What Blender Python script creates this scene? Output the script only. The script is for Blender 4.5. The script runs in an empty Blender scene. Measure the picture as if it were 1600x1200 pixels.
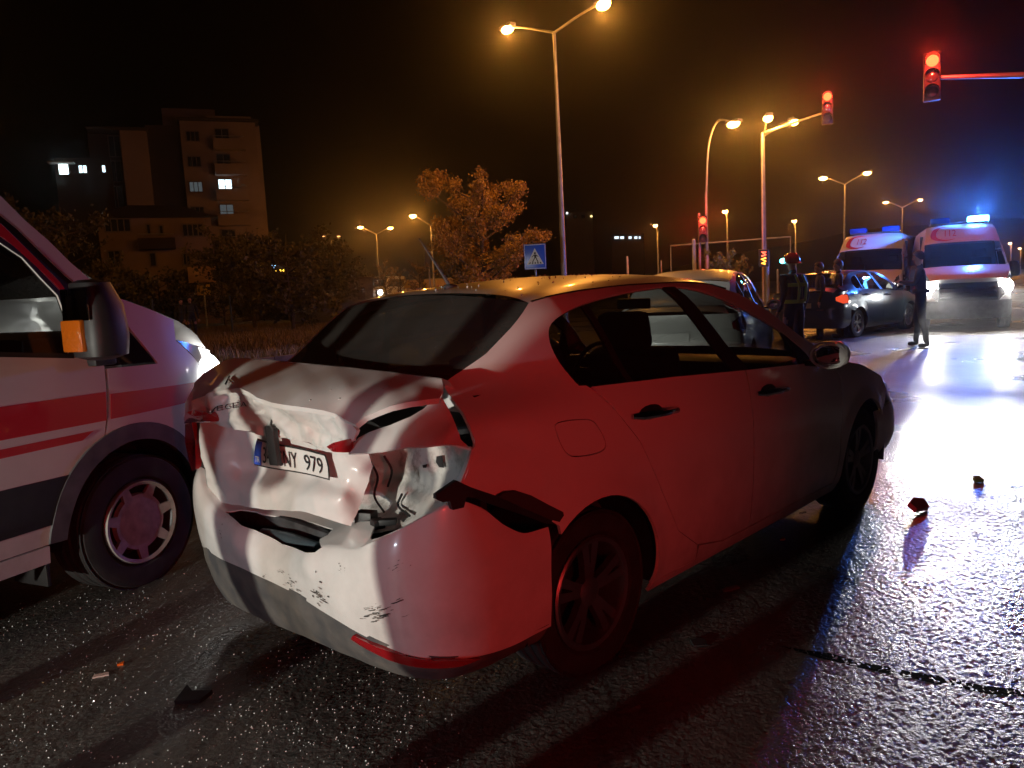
import bpy, bmesh, math, random
import numpy as np
from mathutils import Vector, Matrix, noise
from mathutils.geometry import delaunay_2d_cdt

random.seed(7)
rng = np.random.default_rng(11)
SC = bpy.context.scene
COL = SC.collection
RAD = math.radians

# ------------------------------------------------------------------ camera
CZ = 1.465
PIT, ROL, FPX = RAD(7.04), RAD(-2.84), 1206.0
_w = np.array([0, math.cos(PIT), -math.sin(PIT)])
_r0 = np.array([1.0, 0, 0])
_u0 = np.cross(_r0, _w)
_r = math.cos(ROL) * _r0 + math.sin(ROL) * _u0
_u = -math.sin(ROL) * _r0 + math.cos(ROL) * _u0
cam_d = bpy.data.cameras.new("camera")
cam_d.sensor_width = 36.0
cam_d.lens = FPX / 1600.0 * 36.0
cam_d.clip_start = 0.05
cam_d.clip_end = 3000.0
cam = bpy.data.objects.new("camera", cam_d)
COL.objects.link(cam)
cam.matrix_world = Matrix(((_r[0], _u[0], -_w[0], 0), (_r[1], _u[1], -_w[1], 0), (_r[2], _u[2], -_w[2], CZ), (0, 0, 0, 1)))
SC.camera = cam

# ------------------------------------------------------------------ world: a clear night sky, sun far below the horizon
world = bpy.data.worlds.new("World")
SC.world = world
world.use_nodes = True
_nt = world.node_tree
_nt.nodes.clear()
_sky = _nt.nodes.new("ShaderNodeTexSky")
_sky.sky_type = 'NISHITA'
_sky.sun_disc = False
_sky.sun_elevation = RAD(-6.0)
_sky.sun_rotation = RAD(200.0)
_bg = _nt.nodes.new("ShaderNodeBackground")
_bg.inputs["Strength"].default_value = 0.05
_out = _nt.nodes.new("ShaderNodeOutputWorld")
_nt.links.new(_sky.outputs[0], _bg.inputs[0])
_nt.links.new(_bg.outputs[0], _out.inputs[0])

SC.view_settings.view_transform = 'Standard'
SC.view_settings.look = 'None'
SC.view_settings.exposure = 0.0
SC.view_settings.gamma = 1.0
SC.view_settings.use_curve_mapping = False
SC.render.engine = 'CYCLES'
SC.cycles.use_denoising = True
SC.cycles.use_adaptive_sampling = True
SC.cycles.adaptive_threshold = 0.02
SC.cycles.max_bounces = 5
SC.cycles.diffuse_bounces = 2
SC.cycles.glossy_bounces = 3
SC.cycles.transmission_bounces = 4
SC.cycles.transparent_max_bounces = 12
SC.cycles.volume_bounces = 0
SC.cycles.sample_clamp_indirect = 4.0
SC.cycles.caustics_reflective = False
SC.cycles.caustics_refractive = False

# ------------------------------------------------------------------ pixel -> direction helpers (1600 x 1200 photograph pixels)
CAMP = np.array([0, 0, CZ])
def ray(px, py):
    return _w + (px - 800.0) / FPX * _r - (py - 600.0) / FPX * _u
def G(px, py, z=0.0):                       # where the ray meets the ground (or height z)
    d = ray(px, py); t = (z - CZ) / d[2]
    return CAMP + t * d
def at(px, py, D):                          # the point D metres away (on the level) along a ray
    d = ray(px, py); t = D / math.hypot(d[0], d[1])
    return CAMP + t * d
def under(px, py, D):                       # ground point below at()
    p = at(px, py, D); return np.array([p[0], p[1], 0.0])
class Frame:                                # local frame: x ahead, y left, z up
    def __init__(s, o, az):
        a = RAD(az); s.az = az
        s.o = np.array([o[0], o[1], 0.0])
        s.M = np.array([[math.sin(a), math.cos(a), 0], [-math.cos(a), math.sin(a), 0], [0, 0, 1.0]])
        s.c = s.M @ (CAMP - s.o)
    def pick(s, px, py, ax, val):
        d = s.M @ ray(px, py); t = (val - s.c[ax]) / d[ax]
        return s.c + t * d
    def rotz(s): return RAD(90 - s.az)
    def W(s, p): return s.o + s.M.T @ np.array(p, float)

# ------------------------------------------------------------------ lamps that light the place
def lamp(kind, name, loc, power, color, parent=None, radius=0.05, target=None, spot=60, blend=0.5, local=False):
    l = bpy.data.lights.new(name, kind)
    l.energy = power; l.color = color
    if kind in ('POINT', 'SPOT'): l.shadow_soft_size = radius
    if kind == 'SPOT':
        l.spot_size = RAD(spot); l.spot_blend = blend
    o = bpy.data.objects.new(name, l); COL.objects.link(o)
    o.location = loc
    if target is not None:
        o.rotation_euler = (Vector(target) - Vector(loc)).to_track_quat('-Z', 'Y').to_euler()
    if parent is not None: o.parent = parent
    return o
SODIUM = (1.0, 0.36, 0.05)
# ------------------------------------------------------------------ materials
MATS = {}
def nodes_of(m):
    return m.node_tree.nodes, m.node_tree.links
def mat(name, col, rough=0.5, metal=0.0, coat=0.0, spec=0.5, emit=None, estr=0.0, var=0.0, vscale=8.0, bump=0.0, bscale=60.0, bdist=0.01, dirt=None, trans=0.0):
    if name in MATS: return MATS[name]
    m = bpy.data.materials.new(name); m.use_nodes = True
    N, L = nodes_of(m)
    b = N["Principled BSDF"]
    b.inputs["Base Color"].default_value = (*col, 1)
    b.inputs["Roughness"].default_value = rough
    b.inputs["Metallic"].default_value = metal
    b.inputs["Specular IOR Level"].default_value = spec
    b.inputs["Coat Weight"].default_value = coat
    b.inputs["Coat Roughness"].default_value = 0.06
    b.inputs["Transmission Weight"].default_value = trans
    if emit is not None:
        b.inputs["Emission Color"].default_value = (*emit, 1)
        b.inputs["Emission Strength"].default_value = estr
    tc = N.new("ShaderNodeTexCoord")
    last = None
    if var > 0 or dirt:
        nz = N.new("ShaderNodeTexNoise"); nz.inputs["Scale"].default_value = vscale; nz.inputs["Detail"].default_value = 6
        L.new(tc.outputs["Object"], nz.inputs["Vector"])
        mx = N.new("ShaderNodeMix"); mx.data_type = 'RGBA'
        rmp = N.new("ShaderNodeMapRange"); rmp.inputs[1].default_value = 0.35; rmp.inputs[2].default_value = 0.7
        L.new(nz.outputs["Fac"], rmp.inputs[0]); L.new(rmp.outputs[0], mx.inputs[0])
        c2 = dirt if dirt else tuple(c * (1 - var) for c in col)
        mx.inputs[6].default_value = (*col, 1); mx.inputs[7].default_value = (*c2, 1)
        L.new(mx.outputs[2], b.inputs["Base Color"])
        rr = N.new("ShaderNodeMapRange"); rr.inputs[3].default_value = rough; rr.inputs[4].default_value = min(1, rough + 0.15)
        L.new(nz.outputs["Fac"], rr.inputs[0]); L.new(rr.outputs[0], b.inputs["Roughness"])
    if bump > 0:
        nb = N.new("ShaderNodeTexNoise"); nb.inputs["Scale"].default_value = bscale; nb.inputs["Detail"].default_value = 4
        L.new(tc.outputs["Object"], nb.inputs["Vector"])
        bp = N.new("ShaderNodeBump"); bp.inputs["Strength"].default_value = bump; bp.inputs["Distance"].default_value = bdist
        L.new(nb.outputs["Fac"], bp.inputs["Height"]); L.new(bp.outputs[0], b.inputs["Normal"])
    MATS[name] = m
    return m
def emission(name, col, strength):
    if name in MATS: return MATS[name]
    m = bpy.data.materials.new(name); m.use_nodes = True
    N, L = nodes_of(m); N.remove(N["Principled BSDF"])
    e = N.new("ShaderNodeEmission"); e.inputs[0].default_value = (*col, 1); e.inputs[1].default_value = strength
    L.new(e.outputs[0], N["Material Output"].inputs[0]); MATS[name] = m
    return m
def glass(name, tint, drops=0.0, film=0.0):
    if name in MATS: return MATS[name]
    m = bpy.data.materials.new(name); m.use_nodes = True
    N, L = nodes_of(m); N.remove(N["Principled BSDF"])
    t = N.new("ShaderNodeBsdfTransparent"); t.inputs[0].default_value = (*tint, 1)
    g = N.new("ShaderNodeBsdfGlossy"); g.inputs["Roughness"].default_value = 0.02
    fr = N.new("ShaderNodeFresnel")
    ge_ = N.new("ShaderNodeNewGeometry"); io = N.new("ShaderNodeMapRange"); io.inputs[3].default_value = 1.45; io.inputs[4].default_value = 1 / 1.45   # same pane from either side
    L.new(ge_.outputs["Backfacing"], io.inputs[0]); L.new(io.outputs[0], fr.inputs[0])
    mx = N.new("ShaderNodeMixShader")
    L.new(fr.outputs[0], mx.inputs[0]); L.new(t.outputs[0], mx.inputs[1]); L.new(g.outputs[0], mx.inputs[2])
    if drops > 0:
        bp = droplets(N, L, 55.0, drops)
        L.new(bp.outputs[0], g.inputs["Normal"]); L.new(bp.outputs[0], fr.inputs["Normal"])
    sh = mx.outputs[0]
    if film > 0:                              # dusty, wet film on the pane
        df = N.new("ShaderNodeBsdfDiffuse"); df.inputs[0].default_value = (.5, .48, .45, 1); m3 = N.new("ShaderNodeMixShader")
        tc = N.new("ShaderNodeTexCoord"); nz = N.new("ShaderNodeTexNoise"); nz.inputs["Scale"].default_value = 9; nz.inputs["Detail"].default_value = 6; L.new(tc.outputs["Object"], nz.inputs["Vector"])
        mr = N.new("ShaderNodeMapRange"); mr.inputs[3].default_value = film * .6; mr.inputs[4].default_value = film * 1.4; L.new(nz.outputs["Fac"], mr.inputs[0])
        L.new(mr.outputs[0], m3.inputs[0]); L.new(sh, m3.inputs[1]); L.new(df.outputs[0], m3.inputs[2]); sh = m3.outputs[0]
    L.new(sh, N["Material Output"].inputs[0]); MATS[name] = m
    return m
def droplets(N, L, scale, strength, thr=0.22):
    tc = N.new("ShaderNodeTexCoord")
    v = N.new("ShaderNodeTexVoronoi"); v.inputs["Scale"].default_value = scale
    L.new(tc.outputs["Object"], v.inputs["Vector"])
    # only some cells carry a drop
    thn = N.new("ShaderNodeSeparateColor"); L.new(v.outputs["Color"], thn.inputs[0])
    gt = N.new("ShaderNodeMapRange"); gt.inputs[1].default_value = 0.72; gt.inputs[2].default_value = 0.98; gt.inputs[3].default_value = 0.0; gt.inputs[4].default_value = thr
    L.new(thn.outputs[0], gt.inputs[0])
    sub = N.new("ShaderNodeMath"); sub.operation = 'SUBTRACT'; sub.use_clamp = True
    L.new(gt.outputs[0], sub.inputs[0]); L.new(v.outputs["Distance"], sub.inputs[1])
    bp = N.new("ShaderNodeBump"); bp.inputs["Strength"].default_value = strength; bp.inputs["Distance"].default_value = 0.02
    L.new(sub.outputs[0], bp.inputs["Height"])
    return bp
def paint(name, col, rough=0.32, drops=0.0, grime=None, coat=0.6, metal=0.0):
    if name in MATS: return MATS[name]
    m = mat(name, col, rough, coat=coat, metal=metal)
    N, L = nodes_of(m); b = N["Principled BSDF"]
    tc = N.new("ShaderNodeTexCoord")
    if grime:
        nz = N.new("ShaderNodeTexNoise"); nz.inputs["Scale"].default_value = 3.5; nz.inputs["Detail"].default_value = 9; nz.inputs["Roughness"].default_value = 0.65
        L.new(tc.outputs["Object"], nz.inputs["Vector"])
        sx = N.new("ShaderNodeSeparateXYZ"); L.new(tc.outputs["Object"], sx.inputs[0])
        lo = N.new("ShaderNodeMapRange"); lo.inputs[1].default_value = 0.9; lo.inputs[2].default_value = 0.2; lo.inputs[3].default_value = 0.04; lo.inputs[4].default_value = 0.55   # road dirt sprayed on the lower body
        L.new(sx.outputs["Z"], lo.inputs[0])
        mu = N.new("ShaderNodeMath"); mu.operation = 'MULTIPLY'
        rm = N.new("ShaderNodeMapRange"); rm.inputs[1].default_value = 0.38; rm.inputs[2].default_value = 0.72
        L.new(nz.outputs["Fac"], rm.inputs[0]); L.new(rm.outputs[0], mu.inputs[0]); L.new(lo.outputs[0], mu.inputs[1])
        mx = N.new("ShaderNodeMix"); mx.data_type = 'RGBA'
        mx.inputs[6].default_value = (*col, 1); mx.inputs[7].default_value = (*grime, 1)
        L.new(mu.outputs[0], mx.inputs[0]); L.new(mx.outputs[2], b.inputs["Base Color"])
        rr = N.new("ShaderNodeMapRange"); rr.inputs[3].default_value = rough; rr.inputs[4].default_value = 0.7
        L.new(mu.outputs[0], rr.inputs[0]); L.new(rr.outputs[0], b.inputs["Roughness"])
    if drops > 0:
        bp = droplets(N, L, 42.0, drops)
        L.new(bp.outputs[0], b.inputs["Normal"]); L.new(bp.outputs[0], b.inputs["Coat Normal"])
    return m

# ------------------------------------------------------------------ objects
def tag(o, label=None, cat=None, group=None, kind=None):
    if label: o["label"] = label
    if cat: o["category"] = cat
    if group: o["group"] = group
    if kind: o["kind"] = kind
    return o
def thing(name, loc=(0, 0, 0), rz=0.0, label=None, cat=None, group=None):
    o = bpy.data.objects.new(name, None); COL.objects.link(o)
    o.empty_display_size = 0.2
    o.location = loc; o.rotation_euler = (0, 0, rz)
    return tag(o, label, cat, group)
def mesh_obj(name, V, Fc, m, parent=None, smooth=True, sharp=None):
    me = bpy.data.meshes.new(name)
    me.from_pydata([tuple(map(float, v)) for v in V], [], [tuple(map(int, f)) for f in Fc])
    if smooth:
        me.polygons.foreach_set("use_smooth", [True] * len(me.polygons))
        if sharp: me.set_sharp_from_angle(angle=RAD(sharp))
    if m: me.materials.append(m)
    me.update()
    o = bpy.data.objects.new(name, me); COL.objects.link(o)
    if parent is not None: o.parent = parent
    return o
class MB:
    """collects boxes, tubes, lathes into ONE mesh"""
    def __init__(s): s.V = []; s.F = []
    def add(s, V, F):
        n = len(s.V); s.V += [tuple(v) for v in V]; s.F += [tuple(i + n for i in f) for f in F]; return s
    def box(s, c, size, rz=0.0, M=None, bev=0.0):
        hx, hy, hz = [d / 2 for d in size]
        P = []
        for z in (-hz, hz):
            for x, y in ((-hx, -hy), (hx, -hy), (hx, hy), (-hx, hy)): P.append((x, y, z))
        F = [(3, 2, 1, 0), (4, 5, 6, 7), (0, 1, 5, 4), (1, 2, 6, 5), (2, 3, 7, 6), (3, 0, 4, 7)]
        if bev > 0:
            bm = bmesh.new()
            vs = [bm.verts.new(p) for p in P]
            for f in F: bm.faces.new([vs[i] for i in f])
            bmesh.ops.bevel(bm, geom=bm.edges[:], offset=bev, segments=2, affect='EDGES', profile=0.6)
            bm.verts.index_update()
            P = [v.co[:] for v in bm.verts]; F = [[v.index for v in f.verts] for f in bm.faces]
            bm.free()
        R = Matrix.Rotation(rz, 3, 'Z') if M is None else M
        return s.add([tuple(R @ Vector(p) + Vector(c)) for p in P], F)
    def tube(s, pts, rad, n=10, cap=True):
        pts = [Vector(p) for p in pts]
        if not hasattr(rad, '__len__'): rad = [rad] * len(pts)
        V = []; F = []
        up = Vector((0, 0, 1)); prev = None
        for i, p in enumerate(pts):
            t = (pts[min(i + 1, len(pts) - 1)] - pts[max(i - 1, 0)]).normalized()
            if prev is None:
                a = t.cross(up)
                if a.length < 1e-3: a = t.cross(Vector((1, 0, 0)))
                a.normalize()
            else:
                a = (prev - t * prev.dot(t))
                if a.length < 1e-5: a = t.orthogonal()
                a.normalize()
            prev = a; b = t.cross(a)
            for k in range(n):
                q = 2 * math.pi * k / n
                V.append(p + (a * math.cos(q) + b * math.sin(q)) * rad[i])
        for i in range(len(pts) - 1):
            for k in range(n):
                k2 = (k + 1) % n
                F.append((i * n + k, i * n + k2, (i + 1) * n + k2, (i + 1) * n + k))
        if cap:
            F.append(tuple(range(n))[::-1]); F.append(tuple((len(pts) - 1) * n + k for k in range(n)))
        return s.add(V, F)
    def lathe(s, prof, c=(0, 0, 0), axis='Z', n=24, closed=False):
        V = []; F = []; m = len(prof)
        for k in range(n):
            q = 2 * math.pi * k / n
            for (r, h) in prof:
                x, y = r * math.cos(q), r * math.sin(q)
                p = (x, y, h) if axis == 'Z' else ((x, h, y) if axis == 'Y' else (h, x, y))
                V.append((p[0] + c[0], p[1] + c[1], p[2] + c[2]))
        for k in range(n):
            k2 = (k + 1) % n
            for i in range(m if closed else m - 1):
                j = (i + 1) % m
                F.append((k * m + i, k2 * m + i, k2 * m + j, k * m + j) if axis != 'Y' else (k * m + i, k * m + j, k2 * m + j, k2 * m + i))
        return s.add(V, F)
    def prism(s, poly, h0, h1, plane='XZ'):
        n = len(poly); V = []
        for h in (h0, h1):
            for a, b in poly:
                V.append((a, h, b) if plane == 'XZ' else ((a, b, h) if plane == 'XY' else (h, a, b)))
        F = [tuple(range(n)), tuple(range(2 * n - 1, n - 1, -1))]
        for i in range(n):
            j = (i + 1) % n; F.append((i, j, n + j, n + i)[::-1])
        return s.add(V, F)
    def sphere(s, c, r, nu=10, nv=7, sq=(1, 1, 1)):
        V = []; F = []
        for j in range(nv + 1):
            t = math.pi * j / nv
            for i in range(nu):
                p = 2 * math.pi * i / nu
                V.append((c[0] + r * sq[0] * math.sin(t) * math.cos(p), c[1] + r * sq[1] * math.sin(t) * math.sin(p), c[2] + r * sq[2] * math.cos(t)))
        for j in range(nv):
            for i in range(nu):
                k = (i + 1) % nu
                F.append((j * nu + i, (j + 1) * nu + i, (j + 1) * nu + k, j * nu + k))
        return s.add(V, F)
    def xf(s, M):
        s.V = [tuple(M @ Vector(v)) for v in s.V]; return s
    def build(s, name, m, parent=None, smooth=True, sharp=40):
        me = bpy.data.meshes.new(name)
        me.from_pydata([tuple(map(float, v)) for v in s.V], [], [tuple(f) for f in s.F])
        bm = bmesh.new(); bm.from_mesh(me); bmesh.ops.recalc_face_normals(bm, faces=bm.faces[:]); bm.to_mesh(me); bm.free()
        if smooth:
            me.polygons.foreach_set("use_smooth", [True] * len(me.polygons)); me.set_sharp_from_angle(angle=RAD(sharp))
        if m: me.materials.append(m)
        o = bpy.data.objects.new(name, me); COL.objects.link(o)
        if parent is not None: o.parent = parent
        return o
def copy_tree(o, parent=None):
    c = o.copy(); COL.objects.link(c)
    if parent is not None: c.parent = parent
    for ch in list(o.children): copy_tree(ch, c)
    return c

# ------------------------------------------------------------------ sheet-metal panels: an outline in (u, v) lifted on to a curved surface
def inpoly(P, poly):
    P = np.asarray(P, float); x, y = P[:, 0], P[:, 1]; ins = np.zeros(len(P), bool)
    n = len(poly)
    for i in range(n):
        x1, y1 = poly[i]; x2, y2 = poly[(i + 1) % n]
        c = ((y1 > y) != (y2 > y))
        with np.errstate(divide='ignore', invalid='ignore'):
            xx = (x2 - x1) * (y - y1) / (y2 - y1) + x1
        ins ^= c & (x < xx)
    return ins
def resample(poly, step, close=True):
    out = []
    n = len(poly)
    for i in range(n if close else n - 1):
        a = np.array(poly[i], float); b = np.array(poly[(i + 1) % n], float)
        k = max(1, int(math.ceil(np.linalg.norm(b - a) / step)))
        for j in range(k): out.append(tuple(a + (b - a) * j / k))
    if not close: out.append(tuple(poly[-1]))
    return out
def smooth_poly(pts, k=6, close=False):
    """Catmull-Rom through the points"""
    P = [np.array(p, float) for p in pts]; n = len(P); out = []
    for i in range(n if close else n - 1):
        p1, p2 = P[i], P[(i + 1) % n]
        p0 = P[i - 1] if (i > 0 or close) else 2 * p1 - p2
        p3 = P[(i + 2) % n] if (i + 2 < n or close) else 2 * p2 - p1
        for j in range(k):
            t = j / k
            out.append(tuple(0.5 * ((2 * p1) + (-p0 + p2) * t + (2 * p0 - 5 * p1 + 4 * p2 - p3) * t * t + (-p0 + 3 * p1 - 3 * p2 + p3) * t ** 3)))
    if not close: out.append(tuple(P[-1]))
    return out
def mirrored(name, o, m, parent):
    me = o.data
    V = [(v.co.x, -v.co.y, v.co.z) for v in me.vertices]
    Fc = [tuple(p.vertices)[::-1] for p in me.polygons]
    return mesh_obj(name, V, Fc, m, parent)
def panel(name, outline, fn, m, parent, step=0.05, holes=(), skirt=0.014, out=(0, -1, 0), deform=None, jit=0.0, smooth=True):
    ol = resample(outline, step)
    hl = [resample(h, step) for h in holes]
    V = [Vector(p) for p in ol]; E = [(i, (i + 1) % len(ol)) for i in range(len(ol))]
    for h in hl:
        b = len(V); V += [Vector(p) for p in h]; E += [(b + i, b + (i + 1) % len(h)) for i in range(len(h))]
    bd = np.array([p[:] for p in V])
    lo, hi = bd.min(0), bd.max(0)
    gx = np.arange(lo[0] + step / 2, hi[0], step); gy = np.arange(lo[1] + step / 2, hi[1], step * 0.92)
    Q = []
    for j, y in enumerate(gy):
        for x in gx: Q.append((x + (step / 2 if j % 2 else 0), y))
    if Q:
        Q = np.array(Q) + (rng.random((len(Q), 2)) - 0.5) * step * jit
        k = inpoly(Q, ol)
        for h in hl: k &= ~inpoly(Q, h)
        Q = Q[k]
        if len(Q):
            d = np.min(np.linalg.norm(Q[:, None, :] - bd[None, :, :], axis=2), axis=1)
            Q = Q[d > step * 0.5]
            V += [Vector(q) for q in Q]
    r = delaunay_2d_cdt(V, E, [], 0, 1e-6)
    RV = np.array([v[:] for v in r[0]]); RF = [f for f in r[2]]
    if not RF: return None
    C = np.array([RV[list(f)].mean(0) for f in RF])
    k = inpoly(C, ol)
    for h in hl: k &= ~inpoly(C, h)
    RF = [f for f, q in zip(RF, k) if q]
    P = np.array([fn(a, b) for a, b in RV], float)
    if deform is not None: P = np.array([deform(p) for p in P], float)
    # orient
    nsum = np.zeros(3)
    VN = np.zeros_like(P)
    for f in RF:
        a, b, c = P[f[0]], P[f[1]], P[f[2]]; nn = np.cross(b - a, c - a); nsum += nn
        for i in f: VN[i] += nn
    if np.dot(nsum, out) < 0:
        RF = [tuple(f[::-1]) for f in RF]; VN = -VN
    L = np.linalg.norm(VN, axis=1); L[L == 0] = 1; VN /= L[:, None]
    Fc = [tuple(f) for f in RF]
    if skirt > 0:
        cnt = {}
        for f in Fc:
            for i in range(len(f)):
                a, b = f[i], f[(i + 1) % len(f)]
                cnt[(a, b)] = cnt.get((a, b), 0) + 1
        be = [(a, b) for (a, b) in cnt if (b, a) not in cnt]
        PV = list(map(tuple, P)); mp = {}
        def dup(i, d):
            key = (i, d)
            if key not in mp:
                PV.append(tuple(P[i] - VN[i] * d)); mp[key] = len(PV) - 1
            return mp[key]
        for a, b in be:
            Fc.append((b, a, dup(a, skirt), dup(b, skirt)))
        P = PV
    o = mesh_obj(name, P, Fc, m, parent, smooth=smooth, sharp=45)
    return o
def spline1(tab):
    """smooth 1-D interpolation through (x, y) pairs (monotone-ish cubic)"""
    X = np.array([t[0] for t in tab], float); Y = np.array([t[1] for t in tab], float)
    n = len(X); h = np.diff(X); dl = np.diff(Y) / h
    mm = np.zeros(n); mm[0] = dl[0]; mm[-1] = dl[-1]
    for i in range(1, n - 1):
        if dl[i - 1] * dl[i] <= 0: mm[i] = 0
        else:
            w1 = 2 * h[i] + h[i - 1]; w2 = h[i] + 2 * h[i - 1]
            mm[i] = (w1 + w2) / (w1 / dl[i - 1] + w2 / dl[i])
    def f(x):
        if x <= X[0]: return Y[0] + mm[0] * (x - X[0])
        if x >= X[-1]: return Y[-1] + mm[-1] * (x - X[-1])
        i = int(np.searchsorted(X, x) - 1); t = (x - X[i]) / h[i]
        return float((1 + 2 * t) * (1 - t) ** 2 * Y[i] + t * (1 - t) ** 2 * h[i] * mm[i] + t * t * (3 - 2 * t) * Y[i + 1] + t * t * (t - 1) * h[i] * mm[i + 1])
    return f
def sstep(a, b, x):
    t = min(1.0, max(0.0, (x - a) / (b - a))); return t * t * (3 - 2 * t)
def tps(ctrl):
    """thin-plate spline through (px, py, value)"""
    A = np.array(ctrl, float); P = A[:, :2] / 100.0; v = A[:, 2]; n = len(P)
    d2 = ((P[:, None] - P[None]) ** 2).sum(2); K = np.where(d2 > 0, d2 * np.log(np.maximum(d2, 1e-12)) * 0.5, 0)
    Q = np.hstack([np.ones((n, 1)), P]); M = np.zeros((n + 3, n + 3)); M[:n, :n] = K + 2e-3 * np.eye(n); M[:n, n:] = Q; M[n:, :n] = Q.T
    s = np.linalg.solve(M, np.concatenate([v, np.zeros(3)]))
    def f(px, py):
        q = np.array([px, py]) / 100.0; e = ((P - q) ** 2).sum(1)
        k = np.where(e > 0, e * np.log(np.maximum(e, 1e-12)) * 0.5, 0)
        return float(k @ s[:n] + s[n] + s[n + 1] * q[0] + s[n + 2] * q[1])
    return f
def text_mesh(txt, size):
    c = bpy.data.curves.new("txt", 'FONT'); c.body = txt; c.size = size; c.align_x = 'CENTER'; c.align_y = 'CENTER'; c.resolution_u = 3
    o = bpy.data.objects.new("txt", c); COL.objects.link(o)
    dg = bpy.context.evaluated_depsgraph_get(); dg.update()
    me = bpy.data.meshes.new_from_object(o.evaluated_get(dg))
    V = [v.co[:] for v in me.vertices]; F = [tuple(p.vertices) for p in me.polygons]
    bpy.data.objects.remove(o); bpy.data.curves.remove(c); bpy.data.meshes.remove(me)
    return V, F
# ------------------------------------------------------------------ shared vehicle materials
M_BLACK = mat("black_plastic", (0.018, 0.018, 0.02), 0.45, var=0.4, vscale=15)
M_RUB = mat("tyre_rubber", (0.022, 0.022, 0.024), 0.75, var=0.5, vscale=12, bump=0.15, bscale=120, bdist=0.004)
M_TRIM = mat("grey_plastic", (0.10, 0.105, 0.115), 0.6, var=0.5, vscale=9, bump=0.1, bscale=200, bdist=0.002)
M_CHROME = mat("chrome", (0.75, 0.75, 0.76), 0.12, 1.0)
M_ALLOY = mat("alloy", (0.30, 0.30, 0.32), 0.33, 0.9, var=0.3, vscale=10)
M_SEAT = mat("seat_fabric", (0.02, 0.02, 0.023), 0.9, bump=0.2, bscale=150, bdist=0.003)
M_LAMPRED = mat("red_lens", (0.28, 0.008, 0.012), 0.12, coat=1.0)
M_LAMPCLR = mat("clear_lens", (0.5, 0.5, 0.52), 0.1, 0.6, coat=1.0)
G_DARK = glass("tinted_glass", (0.38, 0.40, 0.38), film=.01)
G_REAR = glass("rear_tinted_glass", (0.10, 0.10, 0.10), drops=0.5, film=.085)
G_CLEAR = glass("clear_glass", (0.55, 0.58, 0.57))
W_PAINT = paint("white_paint", (0.72, 0.72, 0.71), 0.3, grime=(0.16, 0.14, 0.12), drops=0.06)
W_WET = paint("wet_white_paint", (0.72, 0.72, 0.71), 0.36, grime=(0.2, 0.18, 0.16), drops=0.9, coat=.22)

def inset(poly, d):
    n = len(poly); out = []
    A = sum(poly[i][0] * poly[(i + 1) % n][1] - poly[(i + 1) % n][0] * poly[i][1] for i in range(n))
    sg = 1 if A > 0 else -1
    for i in range(n):
        a, b, c = np.array(poly[i - 1]), np.array(poly[i]), np.array(poly[(i + 1) % n])
        e1 = (b - a) / (np.linalg.norm(b - a) + 1e-9); e2 = (c - b) / (np.linalg.norm(c - b) + 1e-9)
        n1 = np.array([-e1[1], e1[0]]) * sg; n2 = np.array([-e2[1], e2[0]]) * sg
        m = n1 + n2; m = m / (np.linalg.norm(m) + 1e-9); k = d / max(0.4, float(m @ n1))
        out.append(tuple(b + m * k))
    return out
def arc(cx, cz, r, a0, a1, n=18):
    return [(cx + r * math.cos(RAD(a0 + (a1 - a0) * i / n)), cz + r * math.sin(RAD(a0 + (a1 - a0) * i / n))) for i in range(n + 1)]
def grid_patch(name, fn, nu, nv, m, parent, thick=0.0, out=None):
    V = [fn(i / nu, j / nv) for j in range(nv + 1) for i in range(nu + 1)]
    Fc = []
    for j in range(nv):
        for i in range(nu):
            a = j * (nu + 1) + i; Fc.append((a, a + 1, a + nu + 2, a + nu + 1))
    if out is not None:
        P = np.array(V); s = sum(np.cross(P[f[1]] - P[f[0]], P[f[2]] - P[f[0]]) for f in Fc)
        if s @ np.array(out) < 0: Fc = [f[::-1] for f in Fc]
    return mesh_obj(name, V, Fc, m, parent)

class CarShape:
    def __init__(s, sx=1.0, sz=1.0, sy=1.0, WB=2.638):
        s.sx, s.sz, s.sy, s.WB = sx, sz, sy, WB
        s.W = spline1([(-1.0, .84), (-.62, .868), (-.3, .885), (0, .893), (.6, .897), (1.6, .897), (2.3, .893), (2.7, .882), (3.1, .845), (3.35, .77), (3.5, .62)])
        s.d = spline1([(.18, .075), (.24, .045), (.34, .02), (.5, .004), (.66, .0), (.78, .004), (.86, .012), (.92, .022), (1.0, .038), (1.07, .065), (1.12, .10), (1.25, .16), (1.37, .225), (1.42, .265), (1.445, .295), (1.48, .36)])
        s.zr = spline1([(-.06, 1.405), (.05, 1.425), (.345, 1.446), (.7, 1.456), (1.0, 1.456), (1.276, 1.44), (1.479, 1.385), (1.7, 1.28)])
    def Y(s, x, z):
        e = .22 * (max(0, .1 - x) / .6) ** 1.5 * sstep(1.0, 1.2, z)
        fl = 0.0
        for cx in (0.0, s.WB):
            r = math.hypot(x - cx, z - .32)
            fl += .016 * (1 - sstep(.37, .47, r)) * sstep(.15, .3, z)
        return s.W(x) - s.d(z) - e + fl
    def side(s, x, z): return (x, -s.Y(x, z), z)
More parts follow.
